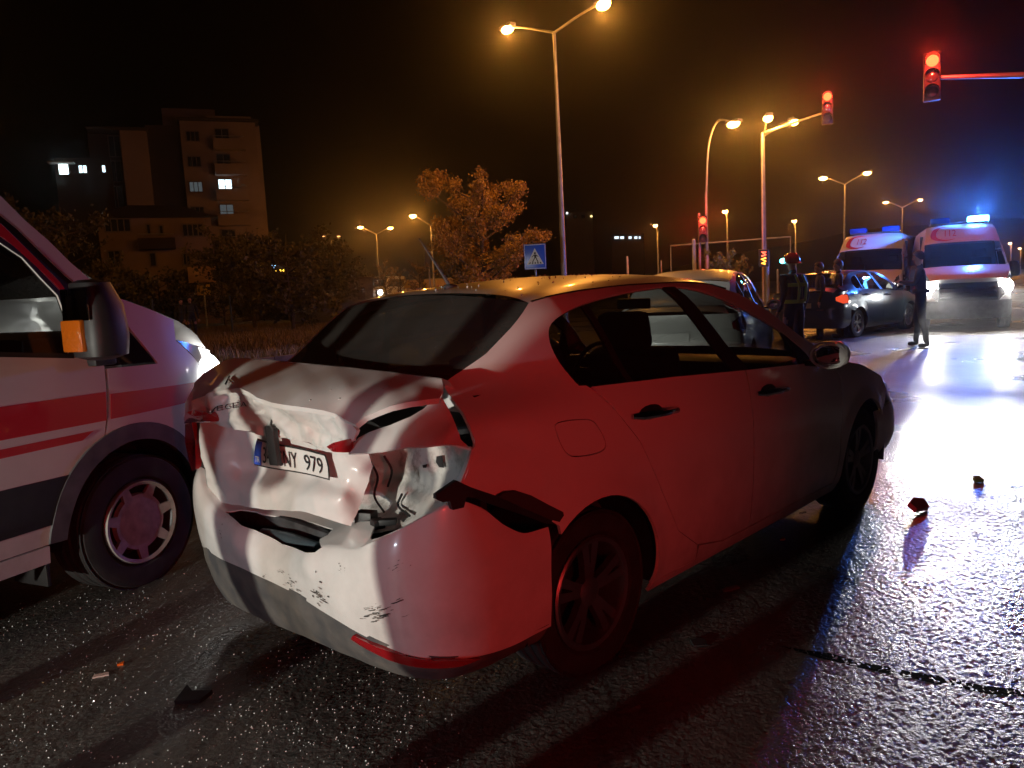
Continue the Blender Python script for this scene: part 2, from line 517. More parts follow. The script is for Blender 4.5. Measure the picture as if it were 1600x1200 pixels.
def superell(x0, a, b, n=5.0, sgn=-1, N=160):
    """rounded car end in plan; returns arc-length parametrised function"""
    P = []
    for i in range(N + 1):
        t = -math.pi / 2 + math.pi * i / N
        c, q = math.cos(t), math.sin(t)
        P.append((x0 + sgn * b * abs(c) ** (2 / n), a * math.copysign(abs(q) ** (2 / n), q)))
    P = np.array(P)
    # first and last: straight sides run on for 10 cm
    P = np.vstack([[x0 - sgn * .1, -a], P, [x0 - sgn * .1, a]])
    L = np.concatenate([[0], np.cumsum(np.linalg.norm(np.diff(P, axis=0), axis=1))])
    def f(u):
        u = min(max(u, 0), L[-1] - 1e-6)
        i = int(np.searchsorted(L, u, side='right') - 1); i = min(max(i, 0), len(P) - 2)
        t = (u - L[i]) / (L[i + 1] - L[i] + 1e-12)
        p = P[i] + (P[i + 1] - P[i]) * t
        q0 = P[max(i - 3, 0)]; q1 = P[min(i + 4, len(P) - 1)]
        tt = (q1 - q0) / np.linalg.norm(q1 - q0)
        nn = np.array([tt[1], -tt[0]]) if sgn < 0 else np.array([-tt[1], tt[0]])
        if nn @ (p - np.array([x0 - sgn * 1.0, 0])) < 0: nn = -nn
        return p, nn
    return f, float(L[-1])

DLO_TOP = [(1.923, 1.005), (1.782, 1.143), (1.539, 1.27), (1.267, 1.381), (1.007, 1.438), (.688, 1.434), (.379, 1.41), (.14, 1.372), (.016, 1.328), (-.024, 1.271), (-.023, 1.2), (.015, 1.096)]
RAIL = [(-.03, 1.411), (.05, 1.425), (.345, 1.446), (.7, 1.456), (1.0, 1.456), (1.276, 1.44), (1.479, 1.385), (1.696, 1.28), (1.978, 1.10), (2.15, .99)]
GLASS_EDGE = [(-.03, 1.411), (-.148, 1.327), (-.275, 1.24), (-.378, 1.186), (-.446, 1.156)]
RDOOR_SEAM = [(.051, 1.094), (.153, .991), (.275, .848), (.404, .616), (.529, .42), (.70, .31)]
B_SEAM = [(1.197, 1.03), (1.191, .932), (1.181, .689), (1.177, .407), (1.19, .262)]
F_SEAM = [(2.173, .968), (2.25, .869), (2.257, .684), (2.226, .465), (2.20, .262)]

def make_wheel(parent, loc, R, wd, spokes='alloy', side=-1, rim_r=None, seg=40):
    rr = rim_r or R * 0.68
    h = wd / 2
    prof = [(rr, -h * .8), (rr + .02, -h * .96), (R * .86, -h), (R * .95, -h * .94), (R - .004, -h * .78)]
    for g in (-.5, -.17, .17, .5):
        y = g * wd * .8
        prof += [(R, y - .014), (R - .009, y - .006), (R - .009, y + .006), (R, y + .014)]
    prof += [(R - .004, h * .78), (R * .95, h * .94), (R * .86, h), (rr + .02, h * .96), (rr, h * .8)]
    t = MB(); t.lathe(prof, axis='Y', n=seg, closed=True)
    tyre = t.build("wheel", M_RUB, parent, sharp=30)
    tyre.location = loc
    o = side * h
    m = MB()
    m.lathe([(rr + .004, o * .9), (rr - .004, o * .98), (rr - .02, o * .93), (rr - .03, o * .5), (rr - .035, -o * .7)], axis='Y', n=seg)
    if spokes == 'alloy':
        for k in range(5):
            for dq in (-.16, .16):
                q = 2 * math.pi * k / 5 + dq + .3
                a, b = math.cos(q), math.sin(q); a2, b2 = math.cos(q - dq * .5), math.sin(q - dq * .5)
                P = []
                for r, w_, y in ((.05, .02, o * .72), (rr * .55, .016, o * .80), (rr - .012, .02, o * .82)):
                    c = (a2 * r, b2 * r) if r < .06 else (a * r, b * r)
                    for sgn in (-1, 1):
                        for dy in (0, -.03 * side):
                            P.append((c[0] - sgn * b * w_, y + dy, c[1] + sgn * a * w_))
                Fq = []
                for i in (0, 4):
                    Fq += [(i, i + 2, i + 6, i + 4), (i + 1, i + 5, i + 7, i + 3), (i, i + 4, i + 5, i + 1), (i + 2, i + 3, i + 7, i + 6)]
                m.add(P, Fq)
        m.lathe([(.0, o * .84), (.035, o * .83), (.055, o * .74), (.06, o * .4)], axis='Y', n=20)
    rim = m.build("rim", M_ALLOY, tyre)
    d = MB(); d.lathe([(0.0, -o * .2), (rr - .03, -o * .2)], axis='Y', n=24)
    d.lathe([(.0, -o * .05), (.13, -o * .05), (.13, -o * .2)], axis='Y', n=24)
    d.build("brake_disc", mat("dark_metal", (.06, .06, .065), .5, .8), tyre)
    return tyre

def make_car(root, white, wet, sh, damaged=False, step=0.045, rear_glass=None, left_only_simple=False, lampcol=None):
    """sedan body in panels; damaged=True leaves the crushed tail to its own builder"""
    S = sh.side
    ring = RAIL + [(1.955, .992)] + smooth_poly(DLO_TOP, 4) + RDOOR_SEAM + [(.72, .235), (.365, .235)] + arc(0, .32, .372, -8, 128)
    if damaged:
        tail = [(-.235, .645), (-.30, .69), (-.381, .737), (-.45, .775), (-.538, .825), (-.60, .845), (-.653, .85), (-.635, .875), (-.615, .902), (-.568, .963), (-.545, .975), (-.537, .988), (-.532, 1.02), (-.524, 1.044), (-.495, 1.095), (-.465, 1.141)]
    else:
        tail = [(-.40, .655), (-.46, .66), (-.47, .80), (-.42, .90), (-.47, .99), (-.48, 1.10), (-.46, 1.141)]
    tail_ok = [(-.40, .655), (-.46, .66), (-.47, .80), (-.42, .90), (-.47, .99), (-.48, 1.10), (-.46, 1.141)]
    flap = smooth_poly([(-.171, .992), (-.037, .985), (.028, .961), (.068, .884), (.035, .852), (-.091, .857), (-.154, .882), (-.185, .955)], 4, True)
    quarter_r = ring + tail + GLASS_EDGE[::-1][:-1]
    quarter_l = ring + tail_ok + GLASS_EDGE[::-1][:-1]
    def dent(p):
        if not damaged: return p
        x, y, z = p
        # buckled quarter panel ahead of the crushed corner
        k = sstep(-.05, -.55, x)
        q = noise.noise(Vector((x * 5.5, z * 6.0, 1.3)))
        y += .012 * k * q + .018 * k * math.exp(-((z - 1.0 + (x + .5) * .3) / .05) ** 2)
        return np.array([x, y, z])
    panel("quarter_panel", quarter_r, S, white, root, step, holes=[flap], deform=dent)
    panel("fuel_flap", inset(flap, .004), lambda x, z: (x, -sh.Y(x, z) + .001, z), white, root, step)
    o = panel("quarter_panel_tmp", quarter_l, S, white, root, step)
    mirrored("quarter_panel", o, white, root); bpy.data.objects.remove(o)
    rdoor = [(.07, 1.09)] + [(.6, 1.066), (1.19, 1.03)] + B_SEAM[1:] + [(.943, .262)] + RDOOR_SEAM[::-1][:-1]
    fdoor = [(1.197, 1.03), (1.60, 1.008), (1.93, .99), (2.12, .978)] + F_SEAM + [(1.19, .262)] + B_SEAM[::-1][1:-1]
    fend = [(2.176, .968), (2.25, .869), (2.257, .684), (2.226, .465), (2.20, .24), (2.268, .24)] + arc(sh.WB, .32, .372, 188, 38) + [(3.05, .60), (3.10, .69), (2.96, .80), (2.62, .905), (2.32, .955)]
    sill = [(.37, .19), (2.27, .19), (2.27, .236), (2.20, .258), (.95, .258), (.718, .304), (.718, .233), (.37, .233)]
    for nm, pl in (("rear_door", rdoor), ("front_door", fdoor), ("front_fender", fend), ("sill", sill)):
        o = panel(nm, inset(pl, .003), S, white, root, step)
        l = mirrored(nm, o, white, root)
        if 'door' in nm:
            hx = .39 if nm == "rear_door" else 1.383; hz = .945 if nm == "rear_door" else .905
            for side, po in ((-1, o), (1, l)):
                y0 = sh.Y(hx, hz)
                h = MB()
                pts = [(hx + dx, side * (y0 + dy), hz + dz) for dx, dy, dz in ((-.15, .012, .006), (-.12, .035, .004), (0, .042, 0), (.12, .036, -.004), (.15, .012, -.006))]
                h.tube(pts, [.010, .014, .015, .014, .010], 8)
                h.build("door_handle", M_CHROME if side < 0 else white, po)
                c = MB(); c.sphere((hx - .01, side * (y0 - .004), hz), 1.0, 14, 8, (.085, .012, .034)); c.build("handle_recess", M_BLACK, po)
    # side glass
    blk = M_BLACK
    def gl(x, z): return (x, -sh.Y(x, z) + .012, z)
    full = DLO_TOP + [(.02, 1.09), (.6, 1.062), (1.19, 1.027), (1.9, .988)]
    qd = [(.235, 1.385), (.27, 1.383), (.335, 1.07), (.30, 1.075)]
    bp = [(.885, 1.437), (.985, 1.437), (1.235, 1.02), (1.10, 1.03)]
    mp = [(1.74, 1.17), (1.782, 1.143), (1.923, 1.005), (1.9, .985), (1.80, .992)]
    panes = ([(.005, 1.085), (-.035, 1.2), (-.038, 1.275), (.005, 1.338), (.13, 1.385), (.25, 1.402), (.315, 1.07)],
             [(.255, 1.40), (.379, 1.42), (.688, 1.444), (.90, 1.448), (1.12, 1.02), (.6, 1.052), (.32, 1.06)],
             [(.965, 1.45), (1.007, 1.448), (1.267, 1.393), (1.539, 1.282), (1.76, 1.17), (1.82, .982), (1.215, 1.01)])
    for pn in panes:
        o = panel("side_window", pn, gl, G_DARK, root, .09, skirt=0)
        mirrored("side_window", o, G_DARK, root)
    for nm, pl in (("window_divider", qd), ("door_pillar", bp), ("mirror_sail", mp)):
        o = panel(nm, pl, lambda x, z: (x, -sh.Y(x, z) + .006, z), blk, root, .06)
        mirrored(nm, o, blk, root)
    # roof
    def roof(x, t):
        zr = sh.zr(x); yr = sh.Y(x, zr) - .004
        return (x, t * yr, zr - .002 + (.052 + .012 * math.sin((x) * 2)) * (1 - .55 * t * t - .45 * t ** 8))
    grid_patch("roof", lambda u, v: roof(-.03 + v * 1.40, -1 + 2 * u), 24, 26, wet, root, out=(0, 0, 1))
    # roof gutters
    for s_ in (-1, 1):
        g = MB(); g.tube([(x, s_ * (sh.Y(x, sh.zr(x)) - .0), sh.zr(x) + .0) for x in np.linspace(-.02, 1.40, 16)], .0045, 6); g.build("roof_gutter", M_BLACK, root)
    # rear glass
    ge = [(x, sh.Y(x, z), z) for x, z in smooth_poly(GLASS_EDGE + [(-.50, 1.128)], 6)]
    def rg(u, v):
        i = v * (len(ge) - 1); k = min(int(i), len(ge) - 2); q = i - k
        e = np.array(ge[k]) * (1 - q) + np.array(ge[k + 1]) * q
        t = -1 + 2 * u; bul = 1 - t * t
        return (e[0] - (.035 + .05 * v) * bul, t * (e[1] - .004), e[2] + (.045 - .015 * v) * bul - .002)
    grid_patch("rear_window", rg, 18, 22, rear_glass or G_REAR, root, out=(-1, 0, 1))
    # windscreen
    we = [(x, sh.Y(x, z), z) for x, z in [(1.37, sh.zr(1.37)), (1.479, 1.385), (1.696, 1.28), (1.978, 1.10), (2.13, .995)]]
    def ws(u, v):
        i = v * (len(we) - 1); k = min(int(i), len(we) - 2); q = i - k
        e = np.array(we[k]) * (1 - q) + np.array(we[k + 1]) * q
        t = -1 + 2 * u; bul = 1 - t * t
        return (e[0] + (.02 + .20 * v) * bul, t * (e[1] - .006), e[2] + (.055 - .02 * v) * bul)
    grid_patch("windscreen", ws, 16, 14, G_CLEAR, root, out=(1, 0, 1))
    # bonnet
    he = [(x, sh.Y(x, z) - iy, z) for x, z, iy in [(2.15, .985, .005), (2.32, .957, .005), (2.62, .907, .005), (2.96, .802, .01), (3.12, .72, .03), (3.25, .665, .06)]]
    def hood(u, v):
        i = v * (len(he) - 1); k = min(int(i), len(he) - 2); q = i - k
        e = np.array(he[k]) * (1 - q) + np.array(he[k + 1]) * q
        t = -1 + 2 * u; bul = 1 - t ** 4
        return (e[0] + (.16 + .02 * v) * (1 - t * t), t * e[1], e[2] + .045 * bul)
    grid_patch("bonnet", hood, 18, 16, wet, root, out=(0, 0, 1))
    # nose
    fw, Lf = superell(2.9, .875, .60, 4.0, +1)
    def nose(u, z):
        p, n = fw(u); dd = .10 * (1 - sstep(.18, .38, z)) + .05 * sstep(.50, .72, z)
        return (p[0] - n[0] * dd, p[1] - n[1] * dd, z)
    panel("front_bumper", [(.06, .20), (Lf - .06, .20), (Lf - .06, .58), (Lf - .45, .60), (.45, .60), (.06, .58)], nose, white, root, .08, out=(1, 0, 0))
    for a, b in ((.24, .62), (Lf - .62, Lf - .24)):
        panel("headlight", [(a, .605), (b, .605), (b, .70), (a, .735)], nose, M_LAMPCLR, root, .08, out=(1, 0, 0))
    panel("grille", [(.64, .605), (Lf - .64, .605), (Lf - .64, .69), (.64, .69)], nose, M_BLACK, root, .08, out=(1, 0, 0))
    # door mirrors
    for s_ in (-1, 1):
        yb = sh.Y(1.85, 1.0)
        b = MB()
        ring_n = 14; secs = []
        for k, (dy, ry, rz, dx) in enumerate([(.03, .02, .03, .02), (.075, .07, .055, .03), (.12, .085, .072, .025), (.18, .08, .068, .01), (.225, .05, .045, -.01), (.24, .015, .015, -.02)]):
            secs.append([(1.83 + dx + (max(0, math.cos(q)) * ry * .9 + min(0, math.cos(q)) * .02), s_ * (yb + dy), 1.035 + math.sin(q) * rz + dy * .05) for q in np.linspace(0, 2 * math.pi, ring_n, endpoint=False)])
        V = [p for s2 in secs for p in s2]; Fq = []
        for i in range(len(secs) - 1):
            for k in range(ring_n):
                k2 = (k + 1) % ring_n; Fq.append((i * ring_n + k, i * ring_n + k2, (i + 1) * ring_n + k2, (i + 1) * ring_n + k))
        Fq.append(tuple(range(ring_n))); Fq.append(tuple((len(secs) - 1) * ring_n + k for k in range(ring_n)))
        b.add(V, Fq)
        mo = b.build("door_mirror", white, root, sharp=60)
        g = MB(); g.sphere((1.822, s_ * (yb + .135), 1.043), 1.0, 16, 8, (.006, .082, .052)); g.build("mirror_glass", mat("mirror_glass", (.6, .6, .62), .03, 1.0), mo)
        st = MB(); st.box((1.85, s_ * (yb + .02), .995), (.06, .09, .03), bev=.01); st.build("mirror_foot", M_BLACK, mo)
        tr = MB(); tr.tube([(1.805, s_ * (yb + .135 + .095 * math.cos(q)), 1.043 + .066 * math.sin(q)) for q in np.linspace(0, 2 * math.pi, 25)], .007, 6, cap=False); tr.build("mirror_rim", white, mo)
    # underbody, wheel wells
    u = MB(); u.box((1.3, 0, .27), (2.0, 1.5, .12)); u.box((3.0, 0, .32), (.5, 1.2, .2)); u.box((-.45, 0, .36), (.5, 1.2, .14)); u.box((2.35, 0, .55), (.06, 1.45, .7)); u.build("underbody", M_BLACK, root, smooth=False)
    for cx in (0, sh.WB):
        for s_ in (-1, 1):
            w = MB(); V = []; Fq = []
            A = np.linspace(RAD(-12), RAD(192), 20)
            for yy in (.86, .55):
                for q in A: V.append((cx + .385 * math.cos(q), s_ * yy, .32 + .385 * math.sin(q)))
            n = len(A)
            for i in range(n - 1): Fq.append((i, i + 1, n + i + 1, n + i))
            c0 = len(V); V.append((cx, s_ * .55, .32))
            for i in range(n - 1): Fq.append((n + i, n + i + 1, c0))
            w.add(V, Fq); w.build("wheel_well", M_BLACK, root)
    wh = [make_wheel(root, (cx, s_ * .755, .314), .316, .205, side=s_) for cx in (0, sh.WB) for s_ in (-1, 1)]
    # cabin
    for s_ in (-1, 1):
        st = MB(); st.box((1.32, s_ * .37, .55), (.5, .5, .16), bev=.05)
        st.box((1.03, s_ * .37, .86), (.16, .48, .60), M=Matrix.Rotation(RAD(-18), 3, 'Y'), bev=.06)
        so = st.build("front_seat", M_SEAT, root)
        hd = MB(); hd.box((.90, s_ * .37, 1.235), (.10, .27, .19), M=Matrix.Rotation(RAD(-12), 3, 'Y'), bev=.045)
        hd.tube([(.93, s_ * .37 - .06, 1.08), (.91, s_ * .37 - .06, 1.2)], .007, 6); hd.tube([(.93, s_ * .37 + .06, 1.08), (.91, s_ * .37 + .06, 1.2)], .007, 6)
        hd.build("headrest", M_SEAT, so)
    rb = MB(); rb.box((.35, 0, .52), (.5, 1.3, .16), bev=.05); rb.box((.02, 0, .82), (.16, 1.3, .6), M=Matrix.Rotation(RAD(-22), 3, 'Y'), bev=.06)
    for yy in (-.38, .38): rb.box((-.10, yy, 1.14), (.09, .26, .14), M=Matrix.Rotation(RAD(-14), 3, 'Y'), bev=.04)
    rb.box((-.26, 0, 1.09), (.34, 1.0, .03), bev=.01)
    rb.build("rear_bench", M_SEAT, root)
    ds = MB(); ds.box((1.98, 0, .90), (.35, 1.42, .20), bev=.06); ds.box((1.78, .37, .99), (.18, .34, .08), bev=.03); ds.build("dashboard", M_BLACK, root)
    sw = MB(); sw.tube([(1.62 + .06 * math.sin(q), .37 + .18 * math.cos(q), .93 + .17 * math.sin(q)) for q in np.linspace(0, 2 * math.pi, 25)], .014, 8, cap=False)
    sw.tube([(1.62, .20, .93), (1.62, .54, .93)], .02, 6); sw.tube([(1.62, .37, .93), (1.85, .37, .88)], .03, 8); sw.build("steering_wheel", M_BLACK, root)
    rm = MB(); rm.box((1.50, 0, 1.345), (.03, .22, .06), bev=.01); rm.build("cabin_mirror", M_BLACK, root)
    if not damaged:
        rw, Lr = superell(-.37, .888, .58, 5.0, -1)
        def rear(u, z):
            p, n = rw(u); dd = .06 * (1 - sstep(.22, .42, z)) + .07 * sstep(.70, 1.02, z)
            return (p[0] - n[0] * dd, p[1] - n[1] * dd, z)
        panel("rear_bumper", [(.10, .30), (.3, .25), (Lr - .3, .25), (Lr - .10, .30), (Lr - .12, .655), (Lr - .55, .66), (.55, .66), (.12, .655)], rear, white, root, .07, out=(-1, 0, 0))
        for a, b, c in ((.16, .42, .62), (Lr - .16, Lr - .42, Lr - .62)):
            panel("tail_light", [(a, .80), (b, .79), (c, .86), (c, .93), (b, .98), (a, .97)] if a < b else [(a, .97), (b, .98), (c, .93), (c, .86), (b, .79), (a, .80)], rear, lampcol or M_LAMPRED, root, .06, out=(-1, 0, 0))
        panel("trunk_face", [(.43, .668), (Lr - .43, .668), (Lr - .43, .785), (Lr - .63, .855), (Lr - .63, .94), (Lr - .43, .99), (Lr - .40, 1.04), (.40, 1.04), (.43, .99), (.63, .94), (.63, .855), (.43, .785)], rear, white, root, .06, out=(-1, 0, 0))
        for a, b in ((.14, .425), (Lr - .14, Lr - .425)):
            panel("corner_panel", [(a, .662), (b, .662), (b, .78), (a, .79)] , rear, white, root, .06, out=(-1, 0, 0))
            panel("corner_panel", [(a, .98), (b, .99), (b * .97 if a < b else b, 1.04), (a, 1.06)], rear, white, root, .06, out=(-1, 0, 0))
        def deck(u, v):
            t = -1 + 2 * u; x = -.47 - v * .40; y = t * (.62 + .10 * v); return (x - .02 * (1 - t * t), y, 1.135 - .07 * v + .02 * (1 - t * t) - .03 * abs(t) ** 6)
        grid_patch("trunk_lid", deck, 14, 8, wet, root, out=(0, 0, 1))
        pl = MB(); pl.box((-.955, 0, .76), (.012, .52, .11)); pl.build("number_plate", mat("plate_white", (.7, .7, .68), .4), root)
    return wh
# ------------------------------------------------------------------ the wrecked white sedan
FS = Frame((-.335, 3.386), 44.7)
sedan = thing("crashed_sedan", FS.o, FS.rotz(), "white four-door sedan with its boot lid crushed and right tail light torn out", "car")
SH = CarShape()
sedan_wheels = make_car(sedan, W_PAINT, W_WET, SH, damaged=True, step=0.035)

def pxp(ctrl):
    """surface through photo points whose lengthwise place on the car is given: (px, py, x)"""
    f = tps(ctrl)
    return lambda px, py: tuple(FS.pick(px, py, 0, f(px, py)))
def crease(seed, amp, sc):
    def f(p):
        v = Vector((p[0] * sc, p[1] * sc, p[2] * sc + seed))
        a = abs(noise.noise(v)); b = noise.noise(v * 2.3 + Vector((3, 1, 7)))
        c_ = abs(noise.noise(v * 1.9 + Vector((5, 9, 2))))
        dv = noise.voronoi(v * 1.15 + Vector((2, 4, 1)))[0]; rg_ = max(0.0, 1 - (dv[1] - dv[0]) / .20)
        amp_r = amp * .55 * rg_
        return np.array([p[0] - amp_r + amp * (0.5 - 2.2 * a) + amp * .35 * b - amp * .9 * max(0, .22 - c_) * 2.2, p[1], p[2] + amp * .3 * b])
    return f

# boot lid, upper piece: ridge by the rear window, buckled top, lip
deck_c = [(306, 597, -.77), (335, 572, -.73), (366, 559, -.68), (420, 563, -.63), (480, 569, -.59), (545, 575, -.56), (610, 582, -.535), (655, 588, -.515), (690, 592, -.50),
          (304, 612, -.81), (330, 592, -.79), (368, 580, -.76), (418, 590, -.755), (475, 598, -.735), (540, 602, -.70), (605, 606, -.655), (655, 608, -.60), (690, 606, -.53),
          (306, 628, -.85), (335, 612, -.86), (375, 604, -.86), (402, 621, -.875), (455, 634, -.855), (505, 640, -.82), (545, 655, -.79), (590, 640, -.75), (640, 628, -.68), (686, 621, -.58)]
deck_o = [(305, 598), (318, 584), (335, 572), (350, 564), (366, 559), (420, 563), (480, 569), (545, 575), (610, 582), (655, 588), (691, 592), (693, 606), (688, 622), (664, 625), (640, 628), (612, 634), (592, 642), (570, 652), (556, 663), (545, 657), (525, 646), (505, 641), (480, 637), (455, 634), (425, 629), (402, 621), (388, 612), (375, 606), (355, 608), (335, 613), (318, 620), (305, 629), (301, 615)]
panel("boot_lid", deck_o, pxp(deck_c), W_WET, sedan, 7.0, skirt=.02, out=(-.5, 0, 1), deform=crease(1.0, .003, 7))
# front underside of the ridge, down to the window
back_c = [(366, 558), (420, 562), (480, 568), (545, 574), (610, 581), (655, 587), (690, 591)]
bx = [-.68, -.63, -.59, -.56, -.535, -.515, -.50]
V = []; Fq = []
for k, ((px, py), x) in enumerate(zip(back_c, bx)):
    p = FS.pick(px, py, 0, x)
    for j, (dx, dz) in enumerate(((0, 0), (.03, -.012), (.07, -.06), (.08, -.13))): V.append((p[0] + dx, p[1], p[2] + dz))
for k in range(len(bx) - 1):
    for j in range(3): Fq.append((k * 4 + j, k * 4 + j + 1, (k + 1) * 4 + j + 1, (k + 1) * 4 + j))
mesh_obj("lid_front_fold", V, Fq, W_PAINT, sedan)
# upper rear face with the lettering: dented, folded along a crease
face_c = [(306, 630, -.845), (300, 650, -.85), (335, 615, -.855), (375, 608, -.845), (402, 626, -.85), (455, 640, -.82), (505, 646, -.79), (548, 665, -.77),
          (320, 640, -.83), (345, 632, -.82), (358, 620, -.80), (380, 630, -.835), (365, 648, -.825), (398, 650, -.81), (430, 655, -.79), (430, 668, -.765), (465, 662, -.775), (490, 660, -.75), (500, 675, -.735), (515, 665, -.77), (528, 690, -.745), (552, 690, -.76),
          (325, 657, -.815), (360, 668, -.80), (400, 677, -.785), (440, 683, -.765), (480, 692, -.745), (515, 706, -.735), (480, 675, -.765)]
face_o = [(303, 626), (318, 618), (335, 612), (355, 606), (375, 605), (388, 611), (402, 621), (425, 629), (455, 635), (480, 638), (505, 642), (525, 647), (545, 658), (560, 672), (556, 688), (544, 694), (528, 700), (513, 706), (496, 699), (480, 692), (460, 687), (440, 683), (420, 681), (400, 677), (380, 672), (360, 668), (342, 663), (325, 657), (308, 655), (298, 648)]
panel("boot_lid_face", face_o, pxp(face_c), W_PAINT, sedan, 3.6, skirt=.012, out=(-1, 0, 0), deform=crease(4.0, .013, 8))
# lower rear face that carries the plate, pushed in
low_c = [(318, 664, -.80), (350, 672, -.775), (400, 682, -.745), (450, 688, -.73), (500, 698, -.72), (535, 706, -.70), (572, 712, -.66),
         (316, 700, -.815), (345, 700, -.80), (372, 705, -.765), (400, 706, -.74), (460, 715, -.73), (520, 728, -.715), (555, 735, -.70), (580, 740, -.66),
         (322, 735, -.81), (350, 738, -.80), (375, 742, -.77), (400, 740, -.745), (445, 745, -.735), (480, 752, -.74), (520, 755, -.725), (552, 765, -.70), (575, 770, -.66),
         (328, 755, -.80), (365, 748, -.795), (410, 757, -.785), (445, 756, -.76), (490, 768, -.775), (535, 775, -.745),
         (326, 772, -.79), (345, 784, -.80), (375, 785, -.80), (410, 788, -.80), (440, 778, -.775), (470, 790, -.79), (510, 800, -.77), (548, 815, -.72), (560, 800, -.69)]
low_o = [(313, 660), (330, 659), (360, 668), (400, 677), (440, 683), (480, 691), (513, 704), (545, 706), (575, 706), (583, 728), (578, 752), (566, 780), (556, 806), (548, 822), (525, 815), (500, 806), (470, 799), (440, 797), (415, 796), (390, 792), (365, 788), (345, 784), (333, 777), (326, 768), (324, 752), (322, 735), (314, 712), (312, 690)]
lower = panel("boot_lid_lower", low_o, pxp(low_c), W_PAINT, sedan, 4.0, skirt=.02, out=(-1, 0, 0), deform=crease(9.0, .0045, 6))
low_f = tps(low_c)

# number plate, bent with the metal
PLC = [np.array(FS.pick(px, py, 0, x)) for px, py, x in ((406, 684, -.752), (514, 709, -.728), (522, 749, -.738), (400, 726, -.755))]
def plate_pt(u, v, off):                      # u,v 0..1 from the upper left corner
    a = PLC[0] * (1 - u) + PLC[1] * u; b = PLC[3] * (1 - u) + PLC[2] * u
    p = a * (1 - v) + b * v
    p = p + np.array([-off - .006 * math.sin(u * 7) - .004 * math.sin(v * 4 + u * 3), 0, 0]); return p
def plate_sheet(name, u0, v0, u1, v1, off, m, par, nu=12, nv=4, t=.003):
    return grid_patch(name, lambda u, v: plate_pt(u0 + (u1 - u0) * u, v0 + (v1 - v0) * v, off), nu, nv, m, par, out=(-1, 0, 0))
plate = plate_sheet("number_plate", 0, 0, 1, 1, .010, mat("plate_frame", (.03, .03, .03), .4), sedan)
plate_sheet("plate_face", .012, .06, .988, .94, .0125, mat("plate_reflective", (.72, .72, .70), .35), plate)
plate_sheet("country_band", .012, .06, .125, .94, .0145, mat("plate_blue", (.03, .09, .55), .4), plate)
def plate_text(txt, u, v, hgt, wid, m, off=.016):
    V, F = text_mesh(txt, 1.0)
    xs = [p[0] for p in V]; ys = [p[1] for p in V]; x0, x1, y0, y1 = min(xs), max(xs), min(ys), max(ys)
    P = [plate_pt(u + (p[0] - x0) / (x1 - x0) * wid, v + (y1 - p[1]) / (y1 - y0) * hgt, off) for p in V]
    return mesh_obj("plate_lettering", P, F, m, plate, smooth=False)
M_INK = mat("plate_ink", (.015, .015, .018), .5)
plate_text("TR", .03, .62, .22, .075, mat("plate_print_white", (.8, .8, .8), .5))
plate_text("34", .155, .2, .62, .13, M_INK)
plate_text("CNY", .34, .2, .62, .25, M_INK)
plate_text("979", .68, .2, .62, .25, M_INK)
# the torn-off release switch dangling in front of the plate
hg = MB()
hp = [FS.pick(426, 652, 0, -.80), FS.pick(423, 664, 0, -.80), FS.pick(428, 672, 0, -.795), FS.pick(425, 682, 0, -.79)]
hg.tube(hp, .005, 6)
c = FS.pick(427, 696, 0, -.79)
hg.box(c, (.022, .062, .15), M=Matrix.Rotation(RAD(-5), 3, 'X'), bev=.006)
hg.build("dangling_handle", M_BLACK, sedan)
# raised chrome lettering left on the lid
M_LET = mat("letter_chrome", (.25, .25, .27), .2, 1.0)
face_f = tps(face_c)
for ch, px, py, s in (("/", 337, 640, .5), ("E", 347, 637, 1), ("G", 360, 634.5, 1), ("E", 372, 632.5, 1), ("A", 384, 631, 1)):
    V, F = text_mesh(ch, 1.0)
    x0 = min(p[0] for p in V); x1 = max(p[0] for p in V); y0 = min(p[1] for p in V); y1 = max(p[1] for p in V)
    P = []
    for off in (.004, .009):
        for p in V:
            qx = px + ((p[0] - x0) / (x1 - x0) - .5) * 10.5; qy = py - ((p[1] - y0) / (y1 - y0) - .5) * 8 + ((p[0] - x0) / (x1 - x0) - .5) * -1.5
            d = np.array(FS.pick(qx, qy, 0, face_f(qx, qy) - .012)); d[0] -= off; P.append(d)
    n = len(V)
    mesh_obj("badge_letter", P, [tuple(i + n for i in f) for f in F], M_LET, sedan, smooth=False)
for pts in ([(361, 588), (358, 594), (355, 600)], [(359, 592), (366, 598)]):
    s_ = MB(); f9 = tps(deck_c); s_.tube([np.array(FS.pick(a, b + 2, 0, f9(a, b + 2))) + np.array([-.006, 0, .006]) for a, b in pts], .004, 5); s_.build("badge_letter", M_LET, sedan)

